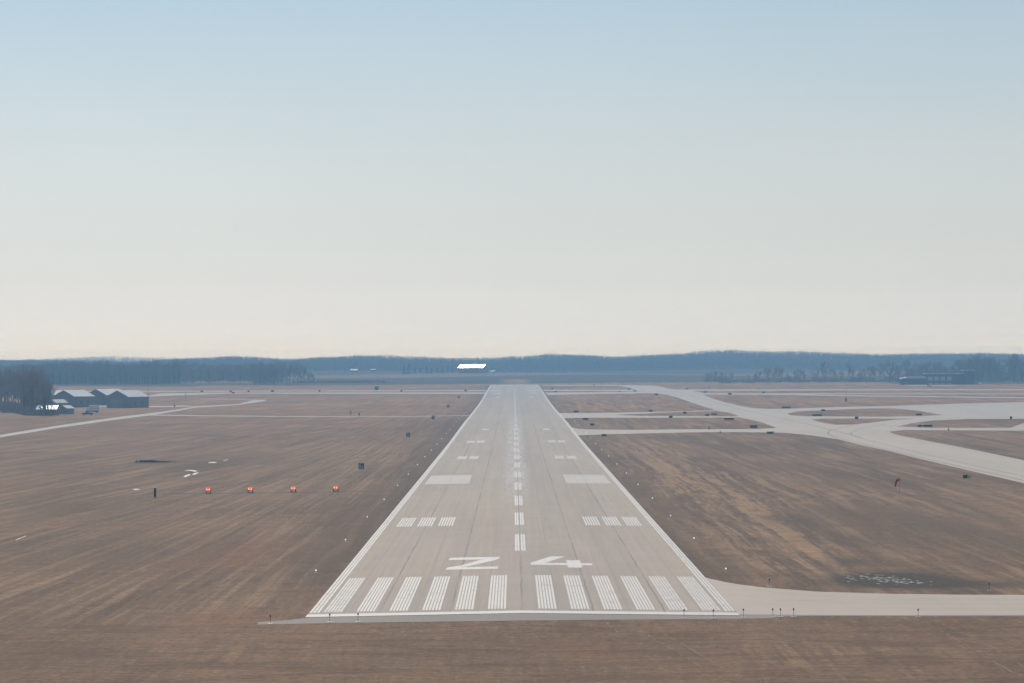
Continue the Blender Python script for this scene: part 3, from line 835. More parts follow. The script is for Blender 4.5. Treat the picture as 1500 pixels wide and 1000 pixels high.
# evergreens of the farm row
def ever_proto(H=10):
    root = empty("evergreen_tree", (0, 0, 0))
    MB().tube((0, 0, -.3), (0, 0, H * .9), .18, .05, 6).build("trunk", M['bark'], root)
    V, Fc = [], []; r = random.Random(3)
    for _ in range(420):
        t = r.random() ** 1.2; z = H * (.08 + .92 * t); rr = (1 - t) * H * .24 + .1; a = r.uniform(0, 6.28)
        q = rr * math.sqrt(r.uniform(.2, 1)); c = Vector((math.cos(a) * q, math.sin(a) * q, z - q * .25))
        o = Vector((math.cos(a), math.sin(a), -.4)) * .8; s = Vector((-math.sin(a), math.cos(a), 0)) * .35
        b = len(V); V += [c - s, c + s, c + o]; Fc.append((b, b + 1, b + 2))
    raw("crown", V, Fc, M['evergreen'], root)
    return remember(root)
ev = ever_proto()
ev_px = [(592, 12), (599, 14), (608, 9), (616, 8), (625, 9), (632, 8), (641, 8), (648, 9), (656, 8), (663, 7), (714, 9), (720, 7)]
for k, (px, H) in enumerate(ev_px):
    o = ev if k == 0 else copy_tree(ev)
    o.location = atY(px, 3620 + (k * 37) % 60, -.2); o.rotation_euler = (0, 0, k * 1.3); o.scale = (H / 10 * 1.3, H / 10 * 1.3, H / 10)
    tag(o, "dark evergreen %s from the left in the farm row by the bright roof" % ORD[k], 'tree', 'evergreens in the farm row')

# far woods: too many trees to count, one mass each
def far_wood(name, pts, hts, m, dens=22, seed=1):
    r = np.random.default_rng(seed)
    n = len(pts); K = dens
    base = np.repeat(pts, K, 0); H = np.repeat(hts, K)
    a = r.uniform(0, 6.283, n * K); t = r.uniform(.15, .82, n * K)
    up = r.uniform(.25, 1.5, n * K)
    L = H * r.uniform(.20, .36, n * K) * np.sqrt(np.clip(1.05 - t, 0, 1)) * 1.25
    dx, dy = np.cos(a), np.sin(a); nrm = np.sqrt(1 + up ** 2)
    s = base + np.stack([dx * H * .03, dy * H * .03, H * t], 1)
    e = s + np.stack([dx * L / nrm, dy * L / nrm, np.minimum(up * L / nrm, H * (1 - t))], 1)
    b = r.uniform(0, 6.283, n * K); wd = H * r.uniform(.012, .032, n * K)
    off = np.stack([np.cos(b), np.sin(b), r.uniform(-.3, .3, n * K)], 1) * wd[:, None]
    V = np.stack([s - off, s + off, e], 1).reshape(-1, 3)
    tr = []
    for k in range(2):
        b2 = np.full(n, k * 1.5708) + r.uniform(0, 1, n)
        o2 = np.stack([np.cos(b2), np.sin(b2), np.zeros(n)], 1) * (hts * .016 + .08)[:, None]
        tr.append(np.stack([pts - o2, pts + o2, pts + np.stack([np.zeros(n), np.zeros(n), hts * .72], 1)], 1).reshape(-1, 3))
    V = np.concatenate([V] + tr)
    me = bpy.data.meshes.new(name); nv = len(V)
    me.vertices.add(nv); me.vertices.foreach_set('co', V.ravel().astype(np.float32))
    me.loops.add(nv); me.loops.foreach_set('vertex_index', np.arange(nv, dtype=np.int32))
    me.polygons.add(nv // 3); me.polygons.foreach_set('loop_start', (np.arange(nv // 3) * 3).astype(np.int32))
    me.update(calc_edges=True)
    return link_mesh(name, me, m)

def scatter(x0, x1, y0, y1, sx, sy, h0, h1, seed, keep=None, patch=0.0):
    r = np.random.default_rng(seed)
    gx, gy = np.meshgrid(np.arange(x0, x1, sx), np.arange(y0, y1, sy))
    X = gx.ravel() + r.uniform(-.5, .5, gx.size) * sx * 1.3; Y = gy.ravel() + r.uniform(-.5, .5, gx.size) * sy * 1.3
    if keep is not None: k = keep(X, Y, r); X, Y = X[k], Y[k]
    cl = np.sin(X * .021) + np.sin(X * .053 + 1.7) * .7 + np.sin(X * .11 + Y * .02) * .5
    h = r.uniform(h0, h1, len(X)) * (1 + patch * cl * .5)
    tall = r.random(len(X)) < .01
    h = np.where(tall, h * 1.12, h)
    return np.stack([X, Y, hgt(X, Y) - .3], 1), h
p, h = scatter(-1500, 1500, 4170, 4900, 7.5, 12, 13.5, 17.5, 5, patch=.09)
tag(far_wood("far_wood", p, h, M['twig'], 18, 3), "blue hazy bare woodland covering the low hills on the horizon", "woodland", kind='stuff')
p, h = scatter(-1900, -300, 6700, 7350, 14, 22, 14, 19, 6, patch=.1)
tag(far_wood("far_wood", p, h, M['twig'], 12, 4), "palest most distant wooded ridge at the left of the horizon", "woodland", kind='stuff')
def kl(X, Y, r):
    px = 752 + X * FPX / Y
    return (px < 415 - 85 * r.uniform(0, 1, len(X)) ** 2) & (px > -150) & ~((px > 262) & (px < 372) & (Y < 2870 + 40 * np.sin(px * .2)) & (r.random(len(X)) < .93))
p, h = scatter(-640, -190, 2745, 3000, 5.5, 9, 16, 22, 8, kl, patch=.08)
tag(far_wood("wood", p, h, M['twig'], 34, 5), "dense dim interior of the bare wood behind the hangars", "woodland", kind='stuff')
def kr(X, Y, r):
    px = 752 + X * FPX / Y
    return (px > 1300 + r.uniform(0, 60, len(X)))
p, h = scatter(330, 640, 2690, 2860, 6, 10, 8, 15, 9, kr, patch=.25)
tag(far_wood("wood", p, h, M['twig'], 30, 6), "thin bare wood behind and right of the terminal building", "woodland", kind='stuff')
# scrub: low bushes
def scrub(name, label, spots, seed, m='twig'):
    r = random.Random(seed); V, Fc = [], []
    for c, n, rad, hh in spots:
        for _ in range(n):
            a = r.uniform(0, 6.28); q = rad * math.sqrt(r.random()); x, y = c.x + math.cos(a) * q * 1.6, c.y + math.sin(a) * q
            z = float(hgt(x, y)); lean = r.uniform(0, 6.28); h = hh * r.uniform(.5, 1.1); w = .08 * h
            b = len(V); V += [(x - w, y, z - .1), (x + w, y, z - .1), (x + math.cos(lean) * h * .35, y + math.sin(lean) * h * .35, z + h)]; Fc.append((b, b + 1, b + 2))
    return tag(raw(name, V, Fc, M[m]), label, 'scrub', kind='stuff')
scrub("scrub", "low leafless scrub along the edge of the far field right of the runway", [(atY(px + (px * 13) % 9, 2630 + (px * 37) % 190), 44 + (px * 5) % 30, 5, 1.6 + (px * 11 % 17) * .22) for px in range(1034, 1560, 6)], 4)
scrub("scrub", "low leafless scrub in the hollow between wood and farm", [(atY(px, 2740 + (px * 7) % 60), 40, 6, 3.0) for px in range(440, 560, 7)], 5)
scrub("scrub", "dense leafless undergrowth at the foot of the left grove", [(atY(px, 1549 - 150 * px / 62 + (px * 13) % 60), 90, 6, 3.2 + (px * 7 % 11) * .32) for px in range(-76, 64, 4)], 6)
scrub("reeds", "dark reeds filling the short drainage hollow in the left field", [(G(px, 676.0), 34, 1.2, .45 + .35 * (px < 225)) for px in range(206, 250, 3)], 7, 'reed')

# ------------------------------------------------------------------ buildings
def gable_building(name, near, ang, W, L, eave, ridge, label, cat='building', wall='wall_grey', roof='roof', group=None, door=True):
    """origin at the near corner; the gable end runs back to the left, the long side back to the right"""
    root = empty(name, near, ang, label, cat, group)     # local: -X along gable, +Y along the side
    MB().prism([(0, -.3), (0, eave), (-W / 2, ridge), (-W, eave), (-W, -.3)], 0, L).build("wall", M[wall], root)
    o = .5; t = .22; sl = (ridge - eave) / (W / 2)
    pr = [(o, eave - o * sl + .03), (o, eave - o * sl + .03 + t), (-W / 2, ridge + .03 + t), (-W - o, eave - o * sl + .03 + t), (-W - o, eave - o * sl + .03), (-W / 2, ridge + .03)]
    MB().prism(pr, -.4, L + .4).build("roof", M[roof], root)
    if door:
        d = MB().box(-W * .78, -W * .22, -.12, -.02, 0, eave * .82).build("door", M['wall_tan'], root)
        mb = MB()
        for k in range(5): mb.box(-W * .78 + W * .56 / 4 * k - .06, -W * .78 + W * .56 / 4 * k + .06, -.17, -.12, 0, eave * .82)
        mb.build("door_rail", M['galv'], d)
        for k in range(2):
            MB().box(.02, .08, L * (.3 + .35 * k), L * (.3 + .35 * k) + 1.6, eave * .35, eave * .6).build("window", M['glass'], root)
    return root

A = R(-32)
gable_building("hangar", G(188, 596.6), A, 17, 19, 6.6, 10.3, "rightmost grey hangar with pale pitched roof beside a slim pole", 'hangar')
gable_building("hangar", G(109, 595.8), A, 17, 18.5, 6.6, 10.3, "grey hangar with pale roof second from the right in the row", 'hangar')
gable_building("hangar", G(156, 592.6), A, 17, 22, 6.4, 10.0, "grey hangar half hidden behind the rightmost hangar", 'hangar')
gable_building("hangar", G(86, 592.8), A, 17, 22, 6.0, 9.4, "hangar showing only its gable tip between grove and middle hangar", 'hangar')
gable_building("hangar", G(58, 594.5), A, 16, 22, 6.0, 8.8, "leftmost hangar behind the bare trunks of the grove", 'hangar')
gable_building("shed", G(82, 599.0), R(-38), 7, 9, 3.9, 5.7, "small grey shed with white roof before the middle hangar", 'shed', door=False)
# low building with a glinting roof: ridge across the view, roof slope facing the viewer
def low_house(name, loc, ang, L, Wd, eave, ridge, label, cat, wall, roof, win=3):
    root = empty(name, loc, ang, label, cat)
    mb = MB(); b = [(0, -.3), (0, eave), (Wd / 2, ridge), (Wd, eave), (Wd, -.3)]
    n = len(b); V = [(-L / 2, y, z) for y, z in b] + [(L / 2, y, z) for y, z in b]
    Fc = [tuple(range(n)), tuple(2 * n - 1 - i for i in range(n))] + [(i, n + i, n + (i + 1) % n, (i + 1) % n) for i in range(n)]
    raw("wall", V, Fc, M[wall], root)
    sl = (ridge - eave) / (Wd / 2); o = .5; t = .18; x0, x1 = -L / 2 - .4, L / 2 + .4
    pr = [(-o, eave - o * sl + .03), (-o, eave - o * sl + .03 + t), (Wd / 2, ridge + .03 + t), (Wd + o, eave - o * sl + .03 + t), (Wd + o, eave - o * sl + .03), (Wd / 2, ridge + .03)]
    V = [(x0, y, z) for y, z in pr] + [(x1, y, z) for y, z in pr]; n = 6
    Fc = [tuple(range(n)), tuple(2 * n - 1 - i for i in range(n))] + [(i, n + i, n + (i + 1) % n, (i + 1) % n) for i in range(n)]
    raw("roof", V, Fc, M[roof], root)
    for k in range(win):
        x = -L / 2 + L * (k + .5) / win
        w = MB().box(x - .6, x + .6, -.08, -.02, eave * .35, eave * .75).build("window", M['glass'], root)
        MB().box(x - .68, x + .68, -.1, -.08, eave * .33, eave * .35 - .02).build("sill", M['white'], w)
    MB().box(L * .3, L * .3 + 1, -.09, -.02, 0, min(2.1, eave * .9)).build("door", M['dark'], root)
    return root
low_house("low_building", G(68, 606.6), R(-4), 10.5, 6.5, 3.0, 4.7, "low dark building with roof glaring white beneath the grove", 'building', 'wall_grey', 'roof_bright')
gable_building("shed", G(98, 605.6), R(-30), 6, 6, 3.0, 4.4, "dark lean shed joined to the glaring roofed low building", 'shed', door=False)
low_house("barn", atY(689, 3600), R(-22), 36, 20, 7.5, 11.6, "long farm barn whose roof blazes white below the wooded hills", 'barn', 'wall_grey', 'roof_bright', 6)
low_house("farmhouse", atY(518, 4020), R(-14), 11, 8, 2.4, 4.0, "tiny pale roofed farmhouse left of the evergreen row", 'house', 'wall_tan', 'roof', 2)
low_house("farmhouse", atY(547, 4050), R(10), 8, 9, 2.4, 3.6, "tiny farmhouse right of the pale roofed one below the hill", 'house', 'wall_tan', 'wall_tan', 2)
low_house("farmhouse", atY(721, 3650), R(-22), 6, 5, 2, 3.0, "small pale outbuilding right of the blazing barn", 'shed', 'wall_tan', 'roof', 1)

def terminal():
    c = G(1391, 562.2); u = c.y / FPX
    root = empty("terminal_building", c, 0, "long dark two storey terminal building with four large pale windows", 'building')
    X = lambda px: (px - 1391) * u
    hh = lambda py: (562.2 - py) * u
    MB().box(X(1356), X(1413), 0, 18, -.4, hh(547)).build("main_block", M['brick'], root)
    MB().box(X(1413.05), X(1427), -1, 20, -.4, hh(542)).build("stair_tower", M['brick'], root)
    MB().box(X(1412), X(1428), -1.5, 20.5, hh(542) + .02, hh(541)).build("tower_roof", M['roof'], root)
    rf = MB().box(X(1354.5), X(1412.4), -.9, 18.5, hh(547) + .02, hh(546.0)).build("roof", M['roof'], root)
    MB().box(X(1368), X(1372), 5, 8, hh(546) + .01, hh(544.8)).build("roof_unit", M['galv'], rf)
    MB().box(X(1404), X(1407), 5, 8, hh(546) + .01, hh(544.6)).build("roof_unit", M['galv'], rf)
    for a, b in ((1359, 1366), (1368.4, 1375.2), (1377.8, 1384.6), (1387.2, 1394)):
        w = MB().box(X(a), X(b), -.12, -.02, hh(556.4), hh(550.6)).build("window", M['glass_pale'], root)
        f = MB()
        for k in range(1, 3): f.box(X(a + (b - a) * k / 3) - .08, X(a + (b - a) * k / 3) + .08, -.2, -.12, hh(556.4), hh(550.6))
        f.build("frame", M['galv'], w)
        MB().box(X(a), X(b), -.12, -.02, .3, hh(559.9)).build("window", M['glass_pale'], root)
    MB().box(X(1401), X(1404), -.12, -.02, 0, 2.4).build("door", M['dark'], root)
    # low wing
    MB().box(X(1321), X(1355.9), 1, 15, -.4, hh(553.5)).build("wing", M['brick'], root)
    pr = MB()
    pr.prism([(X(1319), hh(553.6)), (X(1330), hh(551.0)), (X(1357), hh(550.2)), (X(1357), hh(553.4))], 0, 16)
    pr.build("wing_roof", M['roof'], root)
terminal()

# ------------------------------------------------------------------ vehicles
def wheels(root, xs, w, r=.5):
    for x in xs:
        for y in (-w / 2, w / 2):
            wh = MB().tube((x, y - .14, r), (x, y + .14, r), r, r, 14).build("wheel", M['tyre'], root)
            MB().tube((x, y - .16, r), (x, y + .16, r), r * .5, r * .5, 10).build("rim", M['galv'], wh)
def box_truck(loc, rz):
    root = empty("box_truck", loc, rz, "white box truck parked behind a dark pickup near the hangars", 'truck')
    MB().box(-3.2, 2.0, -1.25, 1.25, 1.0, 4.1).build("cargo_box", M['white'], root)
    MB().prism([(2.1, .7), (4.2, .7), (4.2, 1.6), (3.7, 1.9), (3.3, 2.8), (2.1, 2.8)], -1.1, 1.1).build("cab", M['white'], root)
    MB().poly([(4.0 - .25, -1.0, 1.95), (4.0 - .25, 1.0, 1.95), (3.38, .95, 2.7), (3.38, -.95, 2.7)]).build("windscreen", M['glass'], root)
    MB().box(-3.2, 4.0, -.9, .9, .5, .98).build("chassis", M['dark'], root)
    wheels(root, (-2.0, 3.0), 2.1)
def pickup(loc, rz):
    root = empty("pickup_truck", loc, rz, "dark pickup with a glinting bonnet parked before the white truck", 'pickup')
    MB().prism([(-2.9, .5), (2.8, .5), (2.8, 1.15), (1.2, 1.3), (.5, 1.95), (-1.0, 1.95), (-1.1, 1.2), (-2.9, 1.2)], -.98, .98).build("body", M['dark'], root)
    MB().box(1.3, 2.7, -.85, .85, 1.28, 1.33).build("bonnet", M['galv'], root)
    MB().box(-.8, .35, -1.0, .99, 1.35, 1.8).build("window", M['glass'], root)
    wheels(root, (-1.9, 1.8), 1.8, .4)
    for y in (-.7, .7): MB().box(2.8, 2.85, y - .15, y + .15, .8, 1.0).build("headlight", M['lens'], root)
box_truck(G(136, 603.4), R(195))
pickup(G(128, 607.2), R(190))
g = G(120.5, 605.0)
def small_car(px, py, rz, label, m):
    root = empty("parked_car", G(px, py), rz, label, 'car')
    MB().prism([(-2.1, .35), (2.1, .35), (2.1, .8), (1.2, .95), (.6, 1.4), (-1.1, 1.4), (-1.9, .95), (-2.1, .9)], -.85, .85).build("body", M[m], root)
    MB().box(-.9, .45, -.87, .87, .95, 1.3).build("window", M['glass'], root)
    wheels(root, (-1.3, 1.3), 1.55, .32)
small_car(1436, 561.8, R(85), "white car parked right of the terminal building", 'white')
small_car(1429.5, 561.9, R(80), "grey car parked tight beside the terminal stair tower", 'galv')

# ------------------------------------------------------------------ airfield furniture
def dr_sign(px, py, digit, which):
    b = G(px, py); root = empty("distance_remaining_sign", b, 0,
        "square black sign reading %d, %s left of the runway" % (digit, which), 'sign', 'distance remaining signs along the runway')
    w, h = .68, 1.5
    MB().box(-w, w, -.15, .15, .25, .25 + h).build("sign_panel", M['black'], root)
    for x in (-.45, .45): MB().tube((x, 0, -.2), (x, 0, .25), .05).build("leg", M['galv'], root)
    MB().box(-w - .1, w + .1, -.4, .4, -.05, .03).build("base_slab", M['road'], root)
    SEG = {'a': (0, 1, .9, 1), 'b': (.82, 1, .5, 1), 'c': (.82, 1, 0, .5), 'd': (0, 1, 0, .1), 'e': (0, .18, 0, .5), 'f': (0, .18, .5, 1), 'g': (0, 1, .45, .55)}
    on = {6: 'afgedc', 5: 'afgcd', 4: 'fgbc', 3: 'abgcd', 2: 'abged'}[digit]
    mb = MB()
    for s in on:
        x0, x1, z0, z1 = SEG[s]; mb.box(-.42 + x0 * .84, -.42 + x1 * .84, -.165 - .002 * 'abcdefg'.index(s), -.152, .42 + z0 * 1.18, .42 + z1 * 1.18)
    mb.build("digit", M['white'], root)
for (px, py, d, wh) in ((529.3, 687.3, 6, "nearest"), (597.8, 639.6, 5, "second nearest"), (634.5, 613.6, 4, "third nearest"), (656.7, 596.6, 3, "fourth nearest"), (671.7, 582.6, 2, "farthest")):
    dr_sign(px, py, d, wh)

def lay_sign(px, py, w, h, label, yellow=0.0, group='dark guidance signs beside the taxiways'):
    b = G(px, py + h / 2); u = b.y / FPX; W = w * u; Hh = min(max(h * u, .7), 1.6)
    root = empty("guidance_sign", b, 0, label, 'sign', group)
    x1 = W / 2 - yellow * W
    MB().box(-W / 2, x1, -.12, .12, .2, .2 + Hh).build("sign_panel", M['black'], root)
    if yellow: MB().box(x1 + .01, W / 2, -.12, .12, .2, .2 + Hh).build("sign_panel", M['yellow'], root)
    n = max(2, int(W / 1.6) + 1)
    for i in range(n):
        x = -W / 2 + .2 + (W - .4) * i / (n - 1)
        MB().tube((x, 0, -.2), (x, 0, .2), .04, .04, 6).build("leg", M['galv'], root)
    return root
S = [(867.5, 621.5, 6.5, 3, "black sign on the grass tongue nearest the runway's right edge"),
     (857.5, 613.4, 8, 2.6, "brownish dark sign below the upper right exit by the runway"),
     (844, 602.2, 7, 2.6, "dark sign above the upper right exit by the runway"),
     (953, 601.4, 5, 2.2, "small dark sign above the long slim grass island"),
     (1003, 604, 5.5, 2.8, "dark sign on the middle top of the slim grass island"),
     (982.5, 610.2, 5.2, 3, "dark sign on the lower edge of the slim grass island"),
     (1036, 607.6, 5.5, 2.6, "dark sign at the right end of the slim grass island"),
     (1046, 606.2, 8, 2.2, "faint wider sign just right of the island end sign"),
     (1068, 613.2, 14, 2.6, "long low dark sign between the two right exits"),
     (1104, 624.6, 10.5, 3.6, "wide black sign at the tip of the grass between the exits"),
     (885, 637.2, 7, 3, "dark sign on the big right field beside the lower exit"),
     (961.7, 577, 4.4, 2.4, "dark sign where the wide diagonal taxiway meets the field"),
     (921.7, 569, 4, 1.6, "tiny dark sign left of the far taxiway fork"),
     (908, 572.8, 4, 1.4, "tiny sign between the far strips nearest the runway"),
     (930, 571.9, 5, 1.4, "tiny sign between the far strips by the diagonal taxiway"),
     (1006.7, 569, 4, 1.4, "tiny dark sign above the far strip right of the fork"),
     (1033, 573.4, 5, 1.6, "tiny sign between the far right strips at their left end"),
     (1069, 576.4, 5.5, 2, "dark sign on the field below the far right strips"),
     (1118.7, 574.2, 3.2, 2, "tiny dark sign between the far right strips, farther right"),
     (1151.7, 596.2, 13, 2.2, "long low black sign above the paved junction"),
     (1206, 600.4, 6, 2.4, "dark sign on the top edge of the oval grass island"),
     (1196.7, 607.8, 14, 2.6, "long black sign at the lower left of the oval grass island"),
     (1254.7, 611.6, 5, 3.4, "small upright sign between the two grass islands"),
     (1345.8, 606.9, 8.5, 2.6, "black sign at the right end of the oval grass island"),
     (1347.5, 623.4, 6.8, 3, "short black sign left of a longer one on the right grass"),
     (1358.8, 623.4, 13.6, 3, "long black sign right of a shorter one on the right grass"),
     (1481, 611.4, 3, 3.6, "narrow dark sign at the right margin above the grass"),
     (295.8, 572.6, 4, 1.6, "leftmost tiny dark sign on the far left crossing strip"),
     (338, 572.6, 3.6, 1.6, "second tiny dark sign from the left on the far crossing strip"),
     (341.7, 574.7, 4, 1.6, "tiny dark sign just below the second one at the left crossing"),
     (364, 572.3, 2.6, 1.6, "smallest dark sign on the far left crossing strip"),
     (399, 572.2, 5, 2, "widest dark sign on the far left crossing strip"),
     (468, 572, 3, 1.8, "tiny dark sign on the left crossing strip above open field"),
     (588, 571.8, 3, 1.8, "tiny dark sign on the left crossing strip past the equipment hut"),
     (682, 571.2, 3, 2.4, "dark sign on the left crossing strip beside the runway"),
     (809, 568.6, 3.2, 1.4, "tiny dark sign right of the runway's far end"),
     (814, 572.9, 3.6, 1.2, "tiny dark sign between the strips right of the runway")]
for s in S: lay_sign(*s)
lay_sign(1129, 633.5, 11, 3, "dark sign with a yellow end panel beside the lower exit", .25, None)
lay_sign(1416.3, 698.4, 11.5, 4.8, "black and yellow sign standing below the wide right taxiway", .42, None)

# precision approach lights
def papi(px, py, rank):
    b = G(px, py); root = empty("approach_indicator_light", b, 0, "glowing red slope light, %s of the row of four" % rank, 'light', 'row of four red slope lights')
    MB().box(-.52, .52, -.7, .7, .56, 1.04).build("housing", M['orange'], root)  # housing and hood carry the lamps' red glow in their colour
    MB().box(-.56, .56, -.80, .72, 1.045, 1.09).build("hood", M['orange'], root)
    for x in (-.25, .25):
        ln = MB().tube((x, -.74, .80), (x, -.705, .80), .235, .235, 18).build("lens", M['lamp_red'], root)
        MB().tube((x, -.76, .80), (x, -.742, .80), .12, .12, 12).build("lamp_core", M['lamp_hot'], ln)
    for x in (-.45, .45):
        for y in (-.5, .5): MB().tube((x, y, -.2), (x, y, .56), .045, .045, 6).build("leg", M['dark'], root)
    MB().box(-.7, .7, -.9, .9, -.05, .04).build("base_slab", M['soil'], root)
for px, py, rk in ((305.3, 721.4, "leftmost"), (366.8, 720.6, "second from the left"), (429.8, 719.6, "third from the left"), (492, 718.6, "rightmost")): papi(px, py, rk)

# runway edge lights
def edge_light_proto():
    root = empty("runway_edge_light", (0, 0, 0))
    MB().tube((0, 0, -.1), (0, 0, .26), .035, .03, 8).build("stem", M['galv'], root)
    MB().tube((0, 0, .26), (0, 0, .42), .095, .075, 12).build("lens", M['lamp_white'], root)
    MB().tube((0, 0, -.05), (0, 0, .03), .17, .17, 12).build("base_plate", M['galv'], root)
    return remember(root)
el = edge_light_proto()
k0 = 0
for s in (-1, 1):
    for k in range(22):
        Y = 345 + 60.6 * k
        o = el if k0 == 0 else copy_tree(el); k0 += 1
        x = s * 26.2; o.location = (x, Y, float(hgt(x, Y)))
        tag(o, "small white edge light, %s from the threshold on the runway's %s side" % (ORD[k], 'left' if s < 0 else 'right'), 'light', 'edge lights along the runway')

# threshold and end posts
def post_proto():
    root = empty("marker_light", (0, 0, 0))
    MB().tube((0, 0, -.1), (0, 0, .72), .02, .02, 8).build("stem", M['dark'], root)
    MB().tube((0, 0, .70), (0, 0, .90), .08, .065, 10).build("lamp_head", M['black'], root)
    MB().box(-.24, .24, -.24, .24, -.05, .05).build("base_plate", M['galv'], root)
    return remember(root)
pp = post_proto()
posts = [(396, 912.6, "lone thin black topped post at the left tip of the shoulder"), (483, 910.6, "left of two black topped posts by the left threshold corner"),
         (524.5, 909.9, "right of two black topped posts by the left threshold corner"), (1002, 904.2, "leftmost black topped post by the right threshold corner"),
         (1045, 904.4, "black topped post below the outermost right threshold stripe"), (1089, 903.2, "black topped post just outside the runway's right corner"),
         (1132, 902.6, "left of three close posts below the lower taxiway"), (1143.4, 902.8, "middle of three close posts below the lower taxiway"),
         (1162.6, 902.6, "right of three close posts below the lower taxiway"), (1345, 903.2, "solitary post far right below the lower taxiway"),
         (1127, 858, "dark post on the field corner above the lower taxiway"), (1449, 864, "dark post on wet ground above the lower taxiway at right")]
for k, (px, py, lb) in enumerate(posts):
    o = pp if k == 0 else copy_tree(pp)
    o.location = G(px, py); tag(o, lb, 'post', 'black topped marker posts round the threshold')

# windsocks
def windsock(loc, H, L, rz, droop, label):
    root = empty("windsock", loc, rz, label, 'windsock')
    MB().tube((0, 0, -.3), (0, 0, H), .06, .045, 8).build("pole", M['galv'], root)
    mb = MB(); n = 10; rings = []
    p = Vector((.1, 0, H - .25)); ang = 0.0; V = []; Fc = []; seg = L / 6
    for i in range(7):
        r = (.38 if H > 5 else .27) * (1 - .07 * i)
        a = droop * min(1, i / 1.5)
        d = Vector((math.cos(a), 0, -math.sin(a)))
        up = Vector((math.sin(a), 0, math.cos(a)))
        for j in range(n):
            t = 6.2832 * j / n; V.append(p + Vector((0, math.cos(t) * r, 0)) + up * math.sin(t) * r)
        p = p + d * seg
    for i in range(6):
        for j in range(n): k = (j + 1) % n; Fc.append((i * n + j, i * n + k, (i + 1) * n + k, (i + 1) * n + j))
    raw("sock", V, Fc, M['red'], root)
    mb = MB()
    for j in range(n):
        t0, t1 = 6.2832 * j / n, 6.2832 * (j + 1) / n
        mb.tube((.1, math.cos(t0) * .39, H - .25 + math.sin(t0) * .39), (.1, math.cos(t1) * .39, H - .25 + math.sin(t1) * .39), .02, .02, 5, False)
    mb.build("hoop", M['dark'], root)
    return root
windsock(G(1317.5, 720.5), 2.9, 1.9, R(190), R(76), "red windsock hanging limp on a short pole in the right field")
windsock(G(1358, 577.0), 7.0, 3.6, R(0), R(22), "orange red windsock on a tall pole before the terminal")

# masts, poles, huts
def mast(px, py, H, label, box=None, arms=False, r=.07):
    root = empty("antenna_mast", G(px, py), 0, label, 'mast')
    MB().tube((0, 0, -.3), (0, 0, H), r, r * .6, 8).build("pole", M['dark'], root)
    if box:
        w, h = box; MB().box(-w / 2, w / 2, .1, .1 + w, 0, h).build("cabinet", M['galv'], root)
    if arms:
        mb = MB()
        for z in (H * .5, H * .72, H * .95): mb.box(-.5, .5, -.05, .05, z - .1, z + .1)
        mb.build("crossarm", M['dark'], root)
    return root
mast(1239.3, 587.2, 9.5, "thin tall mast with a box at its foot in the right field", (1.3, 2.2), False, .1)
mast(217, 596, 13.2, "slim dark pole at the right end of the hangars", None, False, .12)
mast(182.5, 592.5, 13, "slim pole rising behind the rightmost hangar's ridge", None, False, .07)
mast(272, 581.5, 4.6, "short pole with crossarms beside the far left road", None, True, .12)
mast(255.5, 595, 4.6, "short dark pole by the bend of the left road", (.8, 1.0), False, .08)
mast(513.5, 609.2, 2.9, "thin short pole beside the narrow track in the left field", None, True, .07)
mast(526.2, 607.6, 1.6, "stubby pole right of a taller one in the left field", (.9, 1.1), False, .07)
mast(1055, 634.2, 1.2, "short dark stake below the lower right exit", (.4, .9), False, .05)
mast(1038.8, 628.2, 1.6, "small pale topped stake above the lower right exit", (.5, 1.2), False, .05)
mast(1389.7, 630, 1.5, "small dark stake on the strip under the right grass", (.4, .9), False, .06)
mast(1039, 567.2, 2.6, "tiny pole in the far field right of the fork", (.6, 1.4), False, .08)
mast(870, 564.6, 2.6, "tiny pole on the far strip nearest the runway end", (.9, 1.4), False, .08)
def hut():
    root = empty("equipment_hut", G(551.5, 570.2), 0, "small grey hut with a mast on the far left grass", 'hut')
    MB().box(-1.6, 1.6, 0, 3, -.3, 2.8).build("wall", M['wall_grey'], root)
    MB().box(-1.8, 1.8, -.2, 3.2, 2.82, 3.0).build("roof", M['wall_grey'], root)
    MB().box(-.45, .45, -.08, -.02, 0, 2.0).build("door", M['dark'], root)
    mt = MB().tube((.6, 3.6, -.3), (.6, 3.6, 11.5), .14, .1, 8).build("mast", M['galv'], root)
    mb = MB()
    for z in (5, 8, 11): mb.box(.1, 1.1, 3.3, 3.45, z - .3, z + .3)
    mb.build("antenna_panel", M['galv'], mt)
hut()
def cabinet():
    root = empty("equipment_cabinet", G(227.2, 727.6), 0, "tall narrow dark cabinet standing alone left of the red lights", 'cabinet')
    MB().box(-.2, .2, -.2, .2, .15, 1.85).build("housing", M['dark'], root)
    MB().box(-.24, .24, -.24, .24, 1.855, 1.98).build("cap", M['galv'], root)
    MB().box(-.35, .35, -.35, .35, -.05, .14).build("base_slab", M['road'], root)
    MB().box(-.17, .17, -.22, -.205, .3, 1.7).build("door", M['black'], root)
cabinet()

